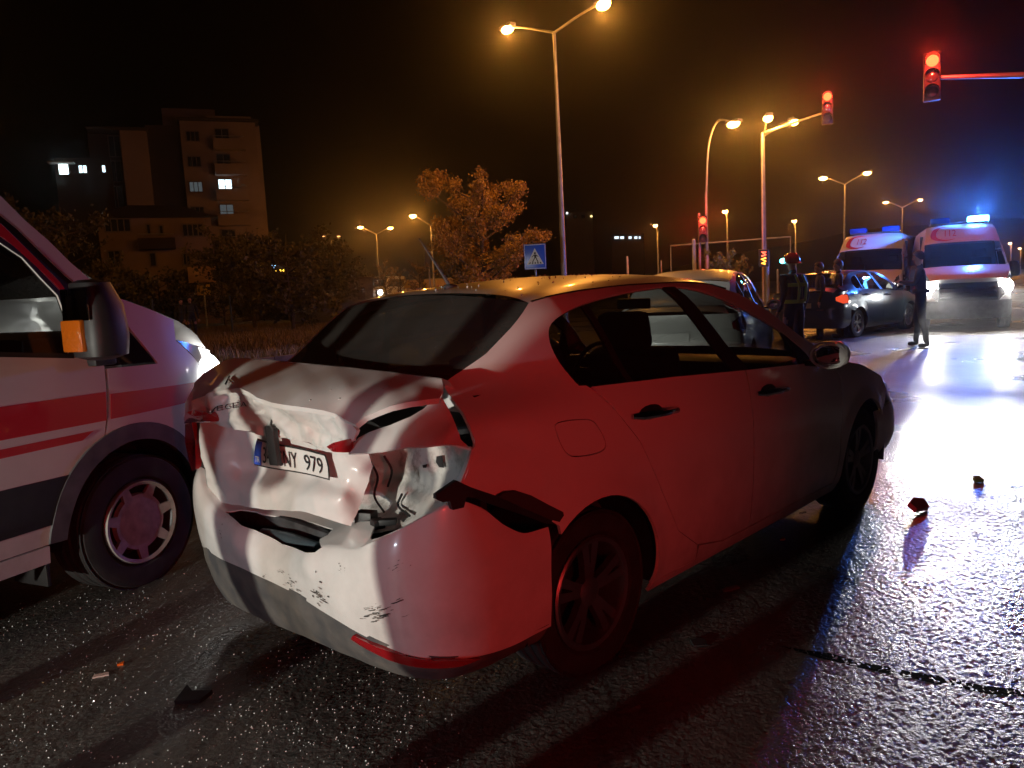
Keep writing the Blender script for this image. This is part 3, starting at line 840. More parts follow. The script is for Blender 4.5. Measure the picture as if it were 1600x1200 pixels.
# ---- bumper skin: still whole, top edge dragged back, slot torn in its ledge
bwr, LB = superell(-.35, .892, .525, 4.6, -1)
SAMP = [bwr(u)[0] for u in np.linspace(0, LB, 400)]
def s_of_y(y):      # arc length on the wrap for a lateral position
    i = int(np.argmin([abs(p[1] - y) + (0 if p[0] < -.36 else .5) for p in SAMP])); return LB * i / 399
ztop = spline1([(0, .645), (.12, .65), (.22, .70), (.33, .79), (.42, .825), (.52, .79), (.62, .745), (.72, .70), (.80, .665), (.95, .64), (1.2, .60), (1.5, .585), (1.75, .61), (1.95, .66), (2.10, .74), (2.3, .78), (LB, .66)])
zbot = spline1([(0, .285), (.15, .285), (.4, .31), (.7, .355), (1.0, .40), (1.4, .425), (1.9, .42), (2.2, .40), (LB, .33)])
def bump_pt(u, v):
    """v 0..1 outer skin from bottom edge to shoulder; 1..1.4 the ledge running in under the boot lid"""
    p, n = bwr(u); zb, zt = zbot(u), ztop(u)
    vv = min(v, 1.0); z = zb + (zt - zb) * vv
    led = sstep(.70, .95, u) * (1 - sstep(LB - .55, LB - .25, u))
    dd = .020 * (1 - vv) ** 2 + .028 * led * vv ** 6 + .012 * vv ** 8
    if v > 1:
        q = (v - 1) / .4; dd += (.03 + .12 * led) * q ** 0.9; z += (.012 + .035 * led) * q
    # pushed-in middle, with a crest where the skin creased
    c = math.exp(-((u - 1.35) / .20) ** 2); c2 = math.exp(-((u - 1.08) / .07) ** 2); c3 = math.exp(-((u - 1.62) / .06) ** 2)
    dd += .055 * c * sstep(.15, .9, vv) - .016 * c2 * sstep(.3, .9, vv) - .012 * c3 * sstep(.2, .8, vv) + .010 * math.exp(-((u - .55) / .05) ** 2) * sstep(.4, 1, vv)
    dd += .007 * noise.noise(Vector((u * 4.5, v * 2.5, 0.3)))
    return (p[0] - n[0] * dd, p[1] - n[1] * dd, z)
def inv_bump(px, py, u0, v0):
    """bumper coordinates of a photo point (Newton search)"""
    u, v = u0, v0
    def res(u, v):
        q = FS.W(bump_pt(u, v)) - CAMP; zc_ = q @ _w
        return np.array([800 + FPX * (q @ _r) / zc_ - px, 600 - FPX * (q @ _u) / zc_ - py])
    for _ in range(40):
        r0 = res(u, v); J = np.stack([(res(u + .002, v) - r0) / .002, (res(u, v + .002) - r0) / .002], 1)
        try: d = np.linalg.solve(J, -r0)
        except Exception: break
        d = np.clip(d, -.08, .08); u += d[0]; v = min(max(v + d[1], .0), 1.4)
    return (u, v)
slot_px = [(352, 800), (375, 796), (400, 799), (430, 806), (470, 814), (505, 822), (520, 826), (512, 836), (500, 842), (503, 855), (492, 863), (465, 858), (440, 850), (420, 838), (398, 828), (372, 816)]
slot = [inv_bump(a, b, 1.3, 1.1) for a, b in slot_px]
bo = [(.02, .0), (LB - .02, .0), (LB - .02, 1.0), (LB - .2, 1.05), (LB - .45, 1.4), (.86, 1.4), (.66, 1.12), (.5, 1.05), (.3, 1.04), (.12, 1.02), (.02, 1.0)]
bumper = panel("rear_bumper", bo, bump_pt, W_PAINT, sedan, .022, holes=[slot], skirt=.006, out=(-1, 0, 0))
def valance(u, v):
    p, n = bwr(u); zb = zbot(u); z0 = .20 + .03 * math.sin(u * 2.2)
    dd = .02 + .015 * (1 - v) + .05 * (1 - v) ** 2 + .004 * noise.noise(Vector((u * 9, v * 3, 2)))
    return (p[0] - n[0] * dd, p[1] - n[1] * dd, z0 + (zb + .012 - z0) * v)
panel("rear_valance", [(.05, .35), (.25, .0), (LB - .25, .0), (LB - .05, .3), (LB - .03, 1), (.03, 1)], valance, mat("valance_plastic", (.055, .056, .06), .6, var=.5, vscale=9, dirt=(.12, .11, .10)), sedan, .04, skirt=.02, out=(-1, 0, 0))
def vref(u, v):
    a = np.array(valance(u, v)); p, n = bwr(u); return (a[0] + n[0] * .014, a[1] + n[1] * .014, a[2])
panel("rear_reflector", [(.36, .78), (.44, .66), (.70, .60), (.86, .72), (.84, .86), (.66, .90), (.46, .93)], vref, M_LAMPRED, sedan, .03, skirt=.015, out=(-1, 0, 0))
# scrapes on the bumper skin
def scrape_pt(u, v):
    a = np.array(bump_pt(u, v)); p, n = bwr(u); return (a[0] + n[0] * .0016, a[1] + n[1] * .0016, a[2])
M_SCUFF = mat("rubbed_black_scuff", (.07, .062, .06), .7, var=.6, vscale=60)
def scuff(px, py, du, dv, nn, seed, tilt=0.0):
    rr = random.Random(seed); u0, v0 = inv_bump(px, py, 1.0, .5)
    for k in range(nn):
        cu = u0 + rr.gauss(0, du * .45); cv = v0 + rr.gauss(0, dv * .45) + tilt * (cu - u0)
        ru = du * rr.uniform(.04, .40) * rr.random() ** .5; rv = dv * rr.uniform(.02, .10)
        pts = []
        for i in range(10):
            q = 2 * math.pi * i / 10; rad = rr.uniform(.45, 1.2)
            pts.append((cu + ru * math.cos(q) * rad, cv + rv * math.sin(q) * rad + tilt * ru * math.cos(q)))
        panel("scuff_mark", pts, scrape_pt, M_SCUFF if rr.random() < .55 else M_SCUFF2, bumper, .02, skirt=0, out=(-1, 0, 0))
M_SCUFF2 = mat("grey_scuff", (.26, .24, .22), .75, var=.6, vscale=60)
scuff(594, 957, .085, .085, 60, 1, -.75)
scuff(440, 893, .035, .06, 24, 2, -.5)
scuff(455, 910, .06, .16, 22, 3)
scuff(500, 930, .06, .24, 34, 4)
scuff(345, 830, .012, .26, 14, 5)
scuff(415, 905, .02, .16, 12, 6)
scuff(535, 890, .02, .10, 10, 8)
scuff(620, 885, .05, .05, 10, 9, -.4)
# crash beam and foam seen through the slot
cb = MB(); cb.box((-.70, .02, .56), (.05, 1.15, .11), bev=.012); cb.build("crash_beam", mat("beam_metal", (.12, .12, .13), .5, .6, var=.5, vscale=14), sedan)
fb = MB(); pa = FS.pick(412, 833, 0, -.765); pb = FS.pick(498, 856, 0, -.765)
fb.tube([pa, (pa + pb) / 2 + np.array([0, 0, .004]), pb], [.022, .026, .02], 12); fb.build("bumper_foam", mat("blue_grey_foam", (.05, .075, .09), .35), sedan)
# dark boot interior behind everything
bi = MB(); bi.box((-.40, 0, .78), (.03, 1.40, .66)); bi.box((-.52, 0, .46), (.30, 1.40, .03)); bi.build("boot_interior", M_BLACK, sedan, smooth=False)
# inner corner panel laid bare where the right tail light was
M_INNER = paint("bared_inner_metal", (.62, .60, .58), .45, grime=None, coat=0.2)
_N, _L = nodes_of(M_INNER)
_tc = _N.new("ShaderNodeTexCoord"); _nz = _N.new("ShaderNodeTexNoise"); _nz.inputs["Scale"].default_value = 7.0; _nz.inputs["Detail"].default_value = 8; _nz.inputs["Roughness"].default_value = .7
_L.new(_tc.outputs["Object"], _nz.inputs["Vector"])
_cr = _N.new("ShaderNodeValToRGB"); _cr.color_ramp.elements[0].position = .30; _cr.color_ramp.elements[0].color = (.10, .075, .06, 1); _cr.color_ramp.elements[1].position = .50; _cr.color_ramp.elements[1].color = (.62, .60, .58, 1)
_L.new(_nz.outputs["Fac"], _cr.inputs[0]); _L.new(_cr.outputs[0], _N["Principled BSDF"].inputs["Base Color"])
cav_c = [(578, 706, -.53), (640, 698, -.50), (700, 694, -.52), (735, 702, -.555), (728, 740, -.575), (714, 772, -.605), (690, 735, -.505), (672, 735, -.515), (660, 765, -.50), (610, 750, -.47), (568, 770, -.52), (600, 812, -.60), (560, 822, -.60), (640, 812, -.62), (690, 796, -.64), (640, 780, -.55), (615, 785, -.49), (625, 770, -.53)]
cav_o = [(575, 703), (610, 697), (660, 690), (712, 688), (737, 699), (734, 722), (724, 750), (713, 776), (697, 800), (660, 818), (620, 828), (580, 834), (545, 830), (556, 800), (568, 770), (578, 740)]
inner = panel("tail_light_cavity", cav_o, pxp(cav_c), M_INNER, sedan, 6.0, skirt=0, out=(-1, 0, 0), deform=crease(2.0, .008, 11))
cav_f = tps(cav_c)
panel("bulb_hole", [(682, 713), (691, 712), (694, 731), (686, 730), (681, 722)], lambda a, b: tuple(FS.pick(a, b, 0, cav_f(a, b) - .012)), M_BLACK, inner, 5.0, skirt=0, out=(-1, 0, 0))
panel("torn_hole", [(660, 727), (668, 725), (666, 731), (661, 731)], lambda a, b: tuple(FS.pick(a, b, 0, cav_f(a, b) - .012)), M_BLACK, inner, 5.0, skirt=0, out=(-1, 0, 0))
# flange along the torn quarter panel edge
fl_c = [(735, 700, -.56), (738, 712, -.565), (730, 735, -.60), (718, 762, -.635), (712, 752, -.62), (722, 728, -.59), (728, 705, -.56)]
panel("torn_flange", [(734, 697), (739, 708), (736, 722), (729, 742), (718, 763), (712, 751), (719, 738), (726, 722), (729, 708)], pxp(fl_c), W_PAINT, sedan, 5.0, skirt=.004, out=(-1, 0, 0))
# sheet folded over from the corner of the quarter panel
fo_c = [(546, 709, -.77), (560, 684, -.74), (577, 675, -.72), (610, 664, -.69), (642, 651, -.65), (679, 622, -.56), (691, 623, -.555), (703, 640, -.56), (721, 686, -.565), (737, 701, -.565), (693, 694, -.66), (660, 680, -.68), (630, 700, -.73), (577, 709, -.77), (690, 660, -.60), (705, 675, -.61), (620, 680, -.715)]
fo_o = [(545, 709), (552, 694), (560, 684), (577, 675), (610, 664), (642, 651), (660, 640), (679, 622), (691, 622), (697, 630), (703, 640), (712, 662), (721, 686), (730, 694), (737, 701), (715, 696), (693, 694), (660, 697), (630, 700), (577, 707)]
panel("folded_corner_sheet", fo_o, pxp(fo_c), W_PAINT, sedan, 6.0, skirt=.008, out=(-1, -1, 0), deform=crease(7.0, .004, 8))
# tail lights
panel("tail_light", [(510, 698), (520, 692), (535, 688), (549, 685), (547, 707), (535, 707), (520, 706)], pxp([(510, 698, -.775), (549, 685, -.775), (547, 707, -.77), (530, 697, -.79)]), M_LAMPRED, sedan, 5.0, skirt=.02, out=(-1, 0, 0))
panel("tail_light", [(287, 652), (294, 643), (306, 640), (320, 643), (334, 650), (349, 658), (330, 659), (308, 659), (288, 662)], pxp([(287, 652, -.79), (306, 640, -.85), (349, 658, -.815), (320, 650, -.865), (300, 650, -.85), (288, 662, -.80)]), M_LAMPRED, sedan, 5.0, skirt=.03, out=(-1, 0, 0))
panel("tail_light", [(289, 663), (300, 661), (305, 690), (306, 733), (300, 736), (294, 715), (289, 690)], pxp([(289, 663, -.775), (305, 690, -.79), (306, 733, -.79), (294, 715, -.775)]), M_LAMPRED, sedan, 5.0, skirt=.03, out=(-1, 0, 0))
panel("lamp_housing", [(301, 661), (314, 660), (313, 690), (319, 715), (320, 733), (306, 735), (304, 700)], pxp([(301, 661, -.77), (314, 660, -.77), (319, 715, -.76), (306, 735, -.775)]), M_BLACK, sedan, 5.0, skirt=.02, out=(-1, 0, 0))
# left rear corner of the body behind that lamp
panel("rear_corner_panel", [(298, 612), (305, 600), (308, 640), (296, 645), (288, 652), (289, 630)], pxp([(298, 612, -.73), (305, 600, -.76), (308, 640, -.81), (288, 652, -.75)]), W_PAINT, sedan, 6.0, skirt=.01, out=(-1, 0, 0))
# black bumper bracket hanging out along the right flank
def side_px(y): return lambda a, b: tuple(FS.pick(a, b, 1, y + (.0 if a > 740 else (740 - a) * .0004)))
panel("bumper_bracket", [(682, 773), (692, 766), (714, 751), (735, 761), (782, 777), (815, 791), (845, 804), (878, 820), (857, 819), (810, 802), (766, 787), (747, 779), (729, 777), (725, 793), (708, 797), (703, 783), (692, 785), (682, 780)], side_px(-.893), M_BLACK, sedan, 7.0, skirt=.02, out=(0, -1, 0))
panel("arch_liner_flap", [(780, 776), (792, 769), (808, 767), (830, 774), (858, 789), (880, 800), (884, 818), (860, 812), (820, 795)], side_px(-.899), mat("grey_liner", (.035, .035, .035), .8), sedan, 8.0, skirt=.01, out=(0, -1, 0))
# roof aerial
an = MB(); b0 = np.array([.12, 0, SH.zr(.12) + .05]); an.sphere(b0, 1.0, 12, 6, (.045, .022, .018))
an.tube([b0, b0 + np.array([-.045, 0, .06]), b0 + np.array([-.165, 0, .215])], [.009, .006, .003], 8); an.build("aerial", M_TRIM, sedan)

# loose wiring and a broken lamp socket in the cavity
for k, pts in enumerate(([(578, 720), (590, 745), (585, 775), (600, 800)], [(600, 712), (612, 735), (606, 760)], [(640, 806), (622, 790), (628, 772)])):
    w_ = MB(); w_.tube(smooth_poly([np.array(FS.pick(a, b, 0, cav_f(a, b) - .03 - .01 * (i % 2))) for i, (a, b) in enumerate(pts)], 5), .0045, 6); w_.build("loose_wire", M_BLACK, sedan)
so_ = MB(); so_.box(FS.pick(572, 808, 0, -.66), (.05, .07, .045), rz=.4, bev=.006); so_.box(FS.pick(590, 818, 0, -.69), (.04, .05, .03), rz=-.3, bev=.005); so_.box(FS.pick(606, 815, 0, -.67), (.03, .06, .02), rz=.8, bev=.004); so_.build("broken_lamp_socket", M_BLACK, sedan)
# ------------------------------------------------------------------ ambulances: one van builder
A_WHITE = paint("ambulance_white", (.62, .62, .61), .32, grime=(.18, .16, .14), drops=.1)
A_RED = paint("ambulance_red", (.50, .015, .03), .35)
class VanShape:
    d = staticmethod(spline1([(.2, .06), (.4, .02), (.55, .0), (1.0, .0), (1.2, .012), (1.4, .035), (1.6, .065), (2.0, .135), (2.4, .20), (2.62, .27)]))
    tp = staticmethod(spline1([(-.3, 0), (0, .004), (.3, .03), (.5, .065), (.7, .125), (.85, .20), (.97, .32)]))
    @classmethod
    def Y(c, x, z): return .99 - c.d(z) - (c.tp(x) if x > -.3 else 0)
    @classmethod
    def S(c, off=0.0): return lambda x, z: (x, -c.Y(x, z) - off, z)
def make_van(root, step=.06, beacon=False, beam=0.0, red_lit_frame=True, dipped=False):
    Y, S = VanShape.Y, VanShape.S
    def both(nm, pl, fn, m, st=None, holes=(), sk=.014, par=None):
        o = panel(nm, pl, fn, m, root, st or step, holes=holes, skirt=sk)
        return o, mirrored(nm, o, m, root)
    win = [(-.443, 1.78), (-.358, 1.715), (-.292, 1.62), (-.23, 1.54), (-.215, 1.45), (-.235, 1.262), (-.555, 1.300), (-1.28, 1.33), (-1.28, 1.86), (-.53, 1.86)]
    a_door = arc(.06, .36, .505, 112, 172, 8)
    door = [(-.058, 1.18), (-.068, 1.06), (-.086, .936), (-.112, .835)] + a_door + [(-.445, .39), (-1.35, .39), (-1.37, 1.3), (-1.38, 1.95), (-.51, 1.95), (-.41, 1.86), (-.20, 1.60), (-.11, 1.42)]
    both("cab_door", inset(door, .003), S(), A_WHITE, holes=[win])
    both("door_window", inset(win, -.004), S(-.012), G_DARK, .12, sk=0)
    both("door_card", inset([(-.10, 1.30), (-.13, .95), (-.50, .75), (-1.34, .75), (-1.36, 1.90), (-.52, 1.90), (-.42, 1.82), (-.22, 1.57)], .0), S(-.035), M_SEAT, .12, holes=[inset(win, -.01)], sk=0)
    both("window_seal", resample(inset(win, -.022), .2), S(.002), M_BLACK, .12, holes=[win], sk=.004)
    pil = [(-.60, 2.10), (-.394, 1.996), (-.302, 1.886), (-.214, 1.801), (-.125, 1.696), (-.013, 1.586), (.086, 1.527), (.03, 1.49), (-.10, 1.575), (-.162, 1.635), (-.274, 1.765), (-.344, 1.85), (-.415, 1.915), (-.62, 2.04)]
    both("windscreen_pillar", pil, S(), A_WHITE)
    gap = [(-.62, 2.03), (-.415, 1.91), (-.344, 1.845), (-.274, 1.76), (-.162, 1.63), (-.10, 1.57), (.03, 1.485), (-.05, 1.35), (-.06, 1.19), (-.11, 1.425), (-.20, 1.61), (-.41, 1.87), (-.51, 1.955), (-.62, 1.97)]
    both("pillar_seal", gap, S(-.012), M_BLACK, sk=.0)
    tri = [(.036, 1.485), (.138, 1.335), (.268, 1.17), (-.052, 1.18), (-.055, 1.33)]
    both("quarter_light", tri, S(-.004), mat("dark_glass", (.012, .012, .014), .08, coat=1.0), sk=.01)
    wing = [(-.048, 1.172), (.278, 1.162), (.145, 1.34), (.042, 1.492), (.086, 1.525), (.161, 1.5), (.325, 1.443), (.47, 1.385), (.455, 1.27), (.605, 1.154), (.696, 1.03), (.72, .96), (.70, .72)] + arc(.06, .36, .505, 34, 110, 10) + [(-.106, .84), (-.080, .936), (-.060, 1.06)]
    both("front_wing", inset(wing, .003), S(), A_WHITE)
    ar = arc(.06, .36, .512, 6, 176, 26); ai = arc(.06, .36, .425, 176, 4, 26)
    both("arch_trim", ar + ai, S(.012), M_TRIM, .05, sk=.03)
    clad = [(-.31, .695), (-1.35, .715), (-1.35, .485), (-.435, .485)] + arc(.06, .36, .515, 164, 140, 5)
    both("side_cladding", clad, S(.008), M_BLACK, sk=.01)
    both("step_sill", [(-.44, .30), (-1.36, .30), (-1.36, .384), (-.445, .384)], S(), A_WHITE)
    side = [(-1.39, .39), (-4.70, .39), (-4.70, 2.5), (-1.2, 2.56), (-.98, 2.46), (-.62, 2.12), (-.62, 2.05), (-.51, 1.96), (-1.39, 1.96)]
    both("body_side", side, S(), A_WHITE, .16, holes=[arc(-3.30, .36, .42, 0, 340, 17)])
    for nm, pl in (("red_strip", [(-.078, 1.056), (-.092, .915), (-1.36, .925), (-1.36, 1.075)]), ("red_strip", [(-.052, 1.042), (.575, 1.02), (.60, .93), (.56, .916), (-.066, .917)]), ("red_strip", [(-.17, .878), (-.235, .842), (-1.36, .838), (-1.36, .882)]), ("red_strip", [(-1.395, 1.075), (-1.395, .925), (-4.69, .925), (-4.69, 1.075)])):
        both(nm, pl, S(.0025), A_RED, .06, sk=.002)
    if red_lit_frame:
        both("red_strip", [(-.60, 2.03), (-.50, 1.945), (-.41, 1.85), (-.205, 1.60), (-.135, 1.47), (-.165, 1.50), (-.235, 1.60), (-.42, 1.80), (-.60, 1.91)], S(.0025), A_RED, .06, sk=.002)  # red light falling on the door frame, painted on as a strip
    def loft(nm, ed, m, bx, bz, nu=16, nv=12, out=(1, 0, 1)):
        E_ = [(x, Y(x, z) - iy, z) for x, z, iy in ed]
        def f(u, v):
            i = v * (len(E_) - 1); k = min(int(i), len(E_) - 2); q = i - k
            e = np.array(E_[k]) * (1 - q) + np.array(E_[k + 1]) * q; t = -1 + 2 * u
            return (e[0] + bx * (1 - t * t), t * e[1], e[2] + bz * (1 - t ** 4))
        grid_patch(nm, f, nu, nv, m, root, out=out); return f
    loft("bonnet", [(.10, 1.515, .002), (.161, 1.5, .002), (.325, 1.443, .002), (.515, 1.374, .004), (.66, 1.30, .01), (.78, 1.20, .02)], A_WHITE, .16, .03)
    loft("windscreen", [(.06, 1.545, .004), (-.125, 1.70, .004), (-.302, 1.89, .004), (-.42, 2.01, .004), (-.60, 2.105, .01)], G_CLEAR, .14, .0)
    fh = loft("roof_cap", [(-.60, 2.105, .0), (-.74, 2.25, .0), (-.98, 2.47, .0), (-1.2, 2.565, .0), (-1.5, 2.58, .01)], A_WHITE, .14, .035, nv=18)
    loft("roof", [(-1.5, 2.58, .01), (-4.7, 2.58, .01)], A_WHITE, .0, .035, out=(0, 0, 1))
    sl = [(.462, 1.272), (.60, 1.235), (.78, 1.19), (.80, 1.05), (.71, 1.03), (.61, 1.15)]
    both("headlight_corner", sl, S(.001), M_LAMPCLR, .06)
    if beam > 0:
        both("lit_corner", [(.66, 1.215), (.78, 1.185), (.79, 1.09), (.72, 1.09)], S(.006), emission("headlight_corner_lit", (1.0, .95, .88), 4.0), .06, sk=.004)
    # "112" and crescent on the roof cap
    def on_cap(a, b):     # a: metres left of centre seen from ahead (y), b: 0..1 up the cap
        p = np.array(fh((a / Y(-.8, 2.3) + 1) / 2, b)); return (p[0] + .012, p[1], p[2] + .008)
    tv, tf = text_mesh("112", .20)
    mesh_obj("number_marking", [on_cap(-.26 + p[0], .34 + p[1] * 1.35) for p in tv], tf, A_RED, root, smooth=False)
    V = []; Fq = []
    for i in range(25):
        q = RAD(60 + 250 * i / 24)
        wv = .045 * math.sin(math.pi * i / 24) + .004
        for r in (.23 - wv, .23 + wv): V.append(on_cap(-.34 + r * math.cos(q) * 1.25, .34 + r * math.sin(q) * 1.1))
    for i in range(24): Fq.append((2 * i, 2 * i + 1, 2 * i + 3, 2 * i + 2))
    mesh_obj("crescent_marking", V, Fq, A_RED, root, smooth=False)
    # nose
    fw, Lf = superell(.30, .955, .66, 3.2, +1)
    def nose(u, z):
        p, n = fw(u); dd = .05 * (1 - sstep(.22, .42, z)) + .15 * sstep(.70, 1.30, z)
        return (p[0] - n[0] * dd, p[1] - n[1] * dd, z)
    panel("front_bumper", [(.30, .28), (Lf - .30, .28), (Lf - .30, .70), (.30, .70)], nose, M_TRIM, root, .09, out=(1, 0, 0))
    panel("grille", [(.86, .71), (Lf - .86, .71), (Lf - .80, 1.13), (.80, 1.13)], nose, M_BLACK, root, .09, out=(1, 0, 0))
    panel("bonnet_lip", [(.55, 1.14), (Lf - .55, 1.14), (Lf - .6, 1.24), (.6, 1.24)], nose, A_WHITE, root, .09, out=(1, 0, 0))
    for k in range(3):
        panel("grille_bar", [(.88, .78 + .11 * k), (Lf - .88, .78 + .11 * k), (Lf - .88, .81 + .11 * k), (.88, .81 + .11 * k)], lambda u, z: tuple(np.array(nose(u, z)) + np.array([.012, 0, 0])), M_CHROME, root, .12, out=(1, 0, 0))
    hl = emission("headlight_lit_%d" % int(beam), (1.0, .98, .93), (3.0 if beam < 50 else 12.0) if not dipped else 70.0) if beam > 0 else M_LAMPCLR
    for s_ in (0, 1):
        f = (lambda u: u) if s_ == 0 else (lambda u: Lf - u)
        pl = [(f(.42), 1.02), (f(.84), .74), (f(.84), .98), (f(.72), 1.12), (f(.34), 1.26)]
        ho = panel("headlight", pl, nose, M_LAMPCLR, root, .07, skirt=.03, out=(1, 0, 0))
        panel("nose_corner", [(f(.30), .71), (f(.84), .71), (f(.42), 1.0), (f(.30), 1.05)], nose, A_WHITE, root, .09, out=(1, 0, 0))
        c = np.array(nose(f(.62), 1.02))
        if beam > 0:
            b = MB(); b.lathe([(0, .035), (.16, .030), (.17, .0)], c=(c[0] + .02, c[1], c[2]), axis='X', n=20); b.build("lit_bulb", hl, ho)
            lamp('SPOT', "headlight_beam", (c[0] + .10, c[1], c[2]), beam, (1.0, .96, .88), root, .07, *(((c[0] + 20, c[1], c[2] - 1.0), 66, 1.0) if not dipped else ((c[0] + 10, c[1], c[2] - 5.9), 61, .05)))   # dipped beam: sharp cut-off at the horizon
            if dipped:
                hb_ = lamp('SPOT', "headlight_hot_beam", (c[0] + .10, c[1], c[2]), beam * 17.0, (1.0, .97, .90), root, .07, (c[0] + 20, c[1] * .6, c[2] - .98), 5.0, .45); hb_.scale = (4.0, 1.0, 1.0)
    # mirrors: tall housing, main glass above, amber lens below, on the rear face
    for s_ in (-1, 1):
        m = MB(); yb = Y(-.2, 1.4); mx = -.17
        secs = []
        for z, hx, hy, dy in ((1.605, .04, .04, .11), (1.59, .085, .085, .115), (1.48, .12, .108, .135), (1.34, .13, .112, .14), (1.245, .12, .10, .14), (1.225, .05, .05, .14)):
            secs.append([(mx + hx * (abs(math.cos(q)) ** .6) * (1 if math.cos(q) > 0 else -.75), s_ * (yb + dy + hy * math.copysign(abs(math.sin(q)) ** .7, math.sin(q))), z) for q in np.linspace(0, 2 * math.pi, 16, endpoint=False)])
        V = [p for s2 in secs for p in s2]; Fq = []
        for i in range(len(secs) - 1):
            for k in range(16):
                k2 = (k + 1) % 16; Fq.append((i * 16 + k, i * 16 + k2, (i + 1) * 16 + k2, (i + 1) * 16 + k))
        Fq += [tuple(range(16)), tuple(len(V) - 16 + k for k in range(16))]
        m.add(V, Fq); m.box((mx + .10, s_ * (yb + .03), 1.34), (.12, .18, .07), bev=.012); m.box((mx + .08, s_ * (yb + .02), 1.225), (.12, .12, .07), bev=.012)
        mo = m.build("door_mirror", M_BLACK, root, sharp=50)
        g = MB(); g.box((mx - .095, s_ * (yb + .135), 1.49), (.012, .17, .15), bev=.004); g.build("mirror_glass", mat("mirror_glass", (.6, .6, .62), .03, 1.0), mo)
        a = MB(); a.box((mx - .10, s_ * (yb + .11), 1.345), (.03, .135, .15), bev=.012); a.build("lower_amber_lens", mat("amber_lens", (.40, .085, .006), .1, coat=1.0, bump=.8, bscale=55, bdist=.01, emit=(1, .28, .02), estr=.05), mo)  # amber lens with a little emission of its own
    # wheels, wells
    for cx in (.06, -3.30):
        for s_ in (-1, 1):
            t = make_wheel(root, (cx, s_ * .86, .35), .352, .235, 'steel', s_, .218, 44)
            m = MB(); o = s_ * .125
            m.lathe([(.0, o * .86), (.05, o * .86), (.13, o * .80)], axis='Y', n=40)
            for k in range(7):
                q = 2 * math.pi * k / 7 + .2
                for dq, rr0, rr1, w0, w1 in ((0, .12, .205, .030, .020),):
                    a, b = math.cos(q), math.sin(q); P = []
                    for r, w_, y in ((rr0, w0, o * .80), (rr1, w1, o * .93)):
                        for sg in (-1, 1):
                            for dy in (0, -.02 * s_): P.append((a * r - sg * b * w_, y + dy, b * r + sg * a * w_))
                    m.add(P, [(0, 2, 6, 4), (1, 5, 7, 3), (0, 4, 5, 1), (2, 3, 7, 6)])
            m.lathe([(.125, o * .80), (.145, o * .82), (.15, o * .6)], axis='Y', n=40)
            m.lathe([(.195, o * .92), (.213, o * .98), (.216, o * .9)], axis='Y', n=40)
            m.build("hub_cap", mat("hub_cap_silver", (.36, .345, .33), .5, .2, var=.35, vscale=20), t)
            w = MB(); V = []; Fq = []; A = np.linspace(RAD(-5), RAD(185), 20); n = len(A)
            for yy in (.955, .60):
                for q in A: V.append((cx + .44 * math.cos(q), s_ * yy, .36 + .44 * math.sin(q)))
            for i in range(n - 1): Fq.append((i, i + 1, n + i + 1, n + i))
            c0 = len(V); V.append((cx, s_ * .60, .36))
            for i in range(n - 1): Fq.append((n + i, n + i + 1, c0))
            w.add(V, Fq); w.build("wheel_well", M_BLACK, root)
    mf = MB()
    for s_ in (-1, 1):
        mf = MB(); mf.box((-.455, s_ * .83, .285), (.02, .24, .19), bev=.006); mf.build("mud_flap", M_BLACK, root)
    # cab inside, underbody, rear
    u = MB(); u.box((-2.0, 0, .42), (5.2, 1.5, .16)); u.box((-4.71, 0, 1.45), (.03, 1.7, 2.1)); u.box((-1.45, 0, 1.4), (.03, 1.75, 1.9)); u.box((.45, 0, .62), (.3, 1.2, .5)); u.build("underbody", M_BLACK, root, smooth=False)
    for s_ in (-1, 1):
        st = MB(); st.box((-.95, s_ * .5, .98), (.5, .5, .18), bev=.05); st.box((-1.22, s_ * .5, 1.38), (.15, .5, .7), M=Matrix.Rotation(RAD(-10), 3, 'Y'), bev=.05); st.box((-1.30, s_ * .5, 1.85), (.10, .28, .2), bev=.04); st.build("cab_seat", M_SEAT, root)
    ds = MB(); ds.box((-.12, 0, 1.22), (.55, 1.75, .28), bev=.08); ds.build("dashboard", mat("dash_grey", (.05, .05, .055), .6), root)
    sw = MB(); sw.tube([(-.48 + .10 * math.sin(q), .5 + .20 * math.cos(q), 1.32 + .17 * math.sin(q)) for q in np.linspace(0, 2 * math.pi, 21)], .016, 8, cap=False); sw.build("steering_wheel", M_BLACK, root)
    lb = MB(); lb.box((-1.32, 0, 2.63), (.34, 1.30, .05), bev=.02); lo = lb.build("light_bar", M_TRIM, root)
    for s_ in (-1, 1):
        b = MB(); b.box((-1.32, s_ * .44, 2.72), (.32, .46, .16), bev=.04)
        lit = beacon and s_ == beacon
        if lit: lamp('POINT', "beacon_light", (-1.45, s_ * .47, 3.0), 1500.0, (.06, .22, 1.0), root, .10)
        b.build("beacon", emission("blue_beacon_lit", (.10, .42, 1.0), 28.0) if lit else mat("blue_lens", (.02, .08, .4), .1, coat=1.0), lo)

FA = Frame((-2.886, 4.281), 24)
amb = thing("ambulance", FA.o, FA.rotz(), "white ambulance van with red side stripes and big amber-lensed mirror beside the wrecked sedan", "ambulance", "ambulances at the scene")
make_van(amb, .04, beam=700.0)
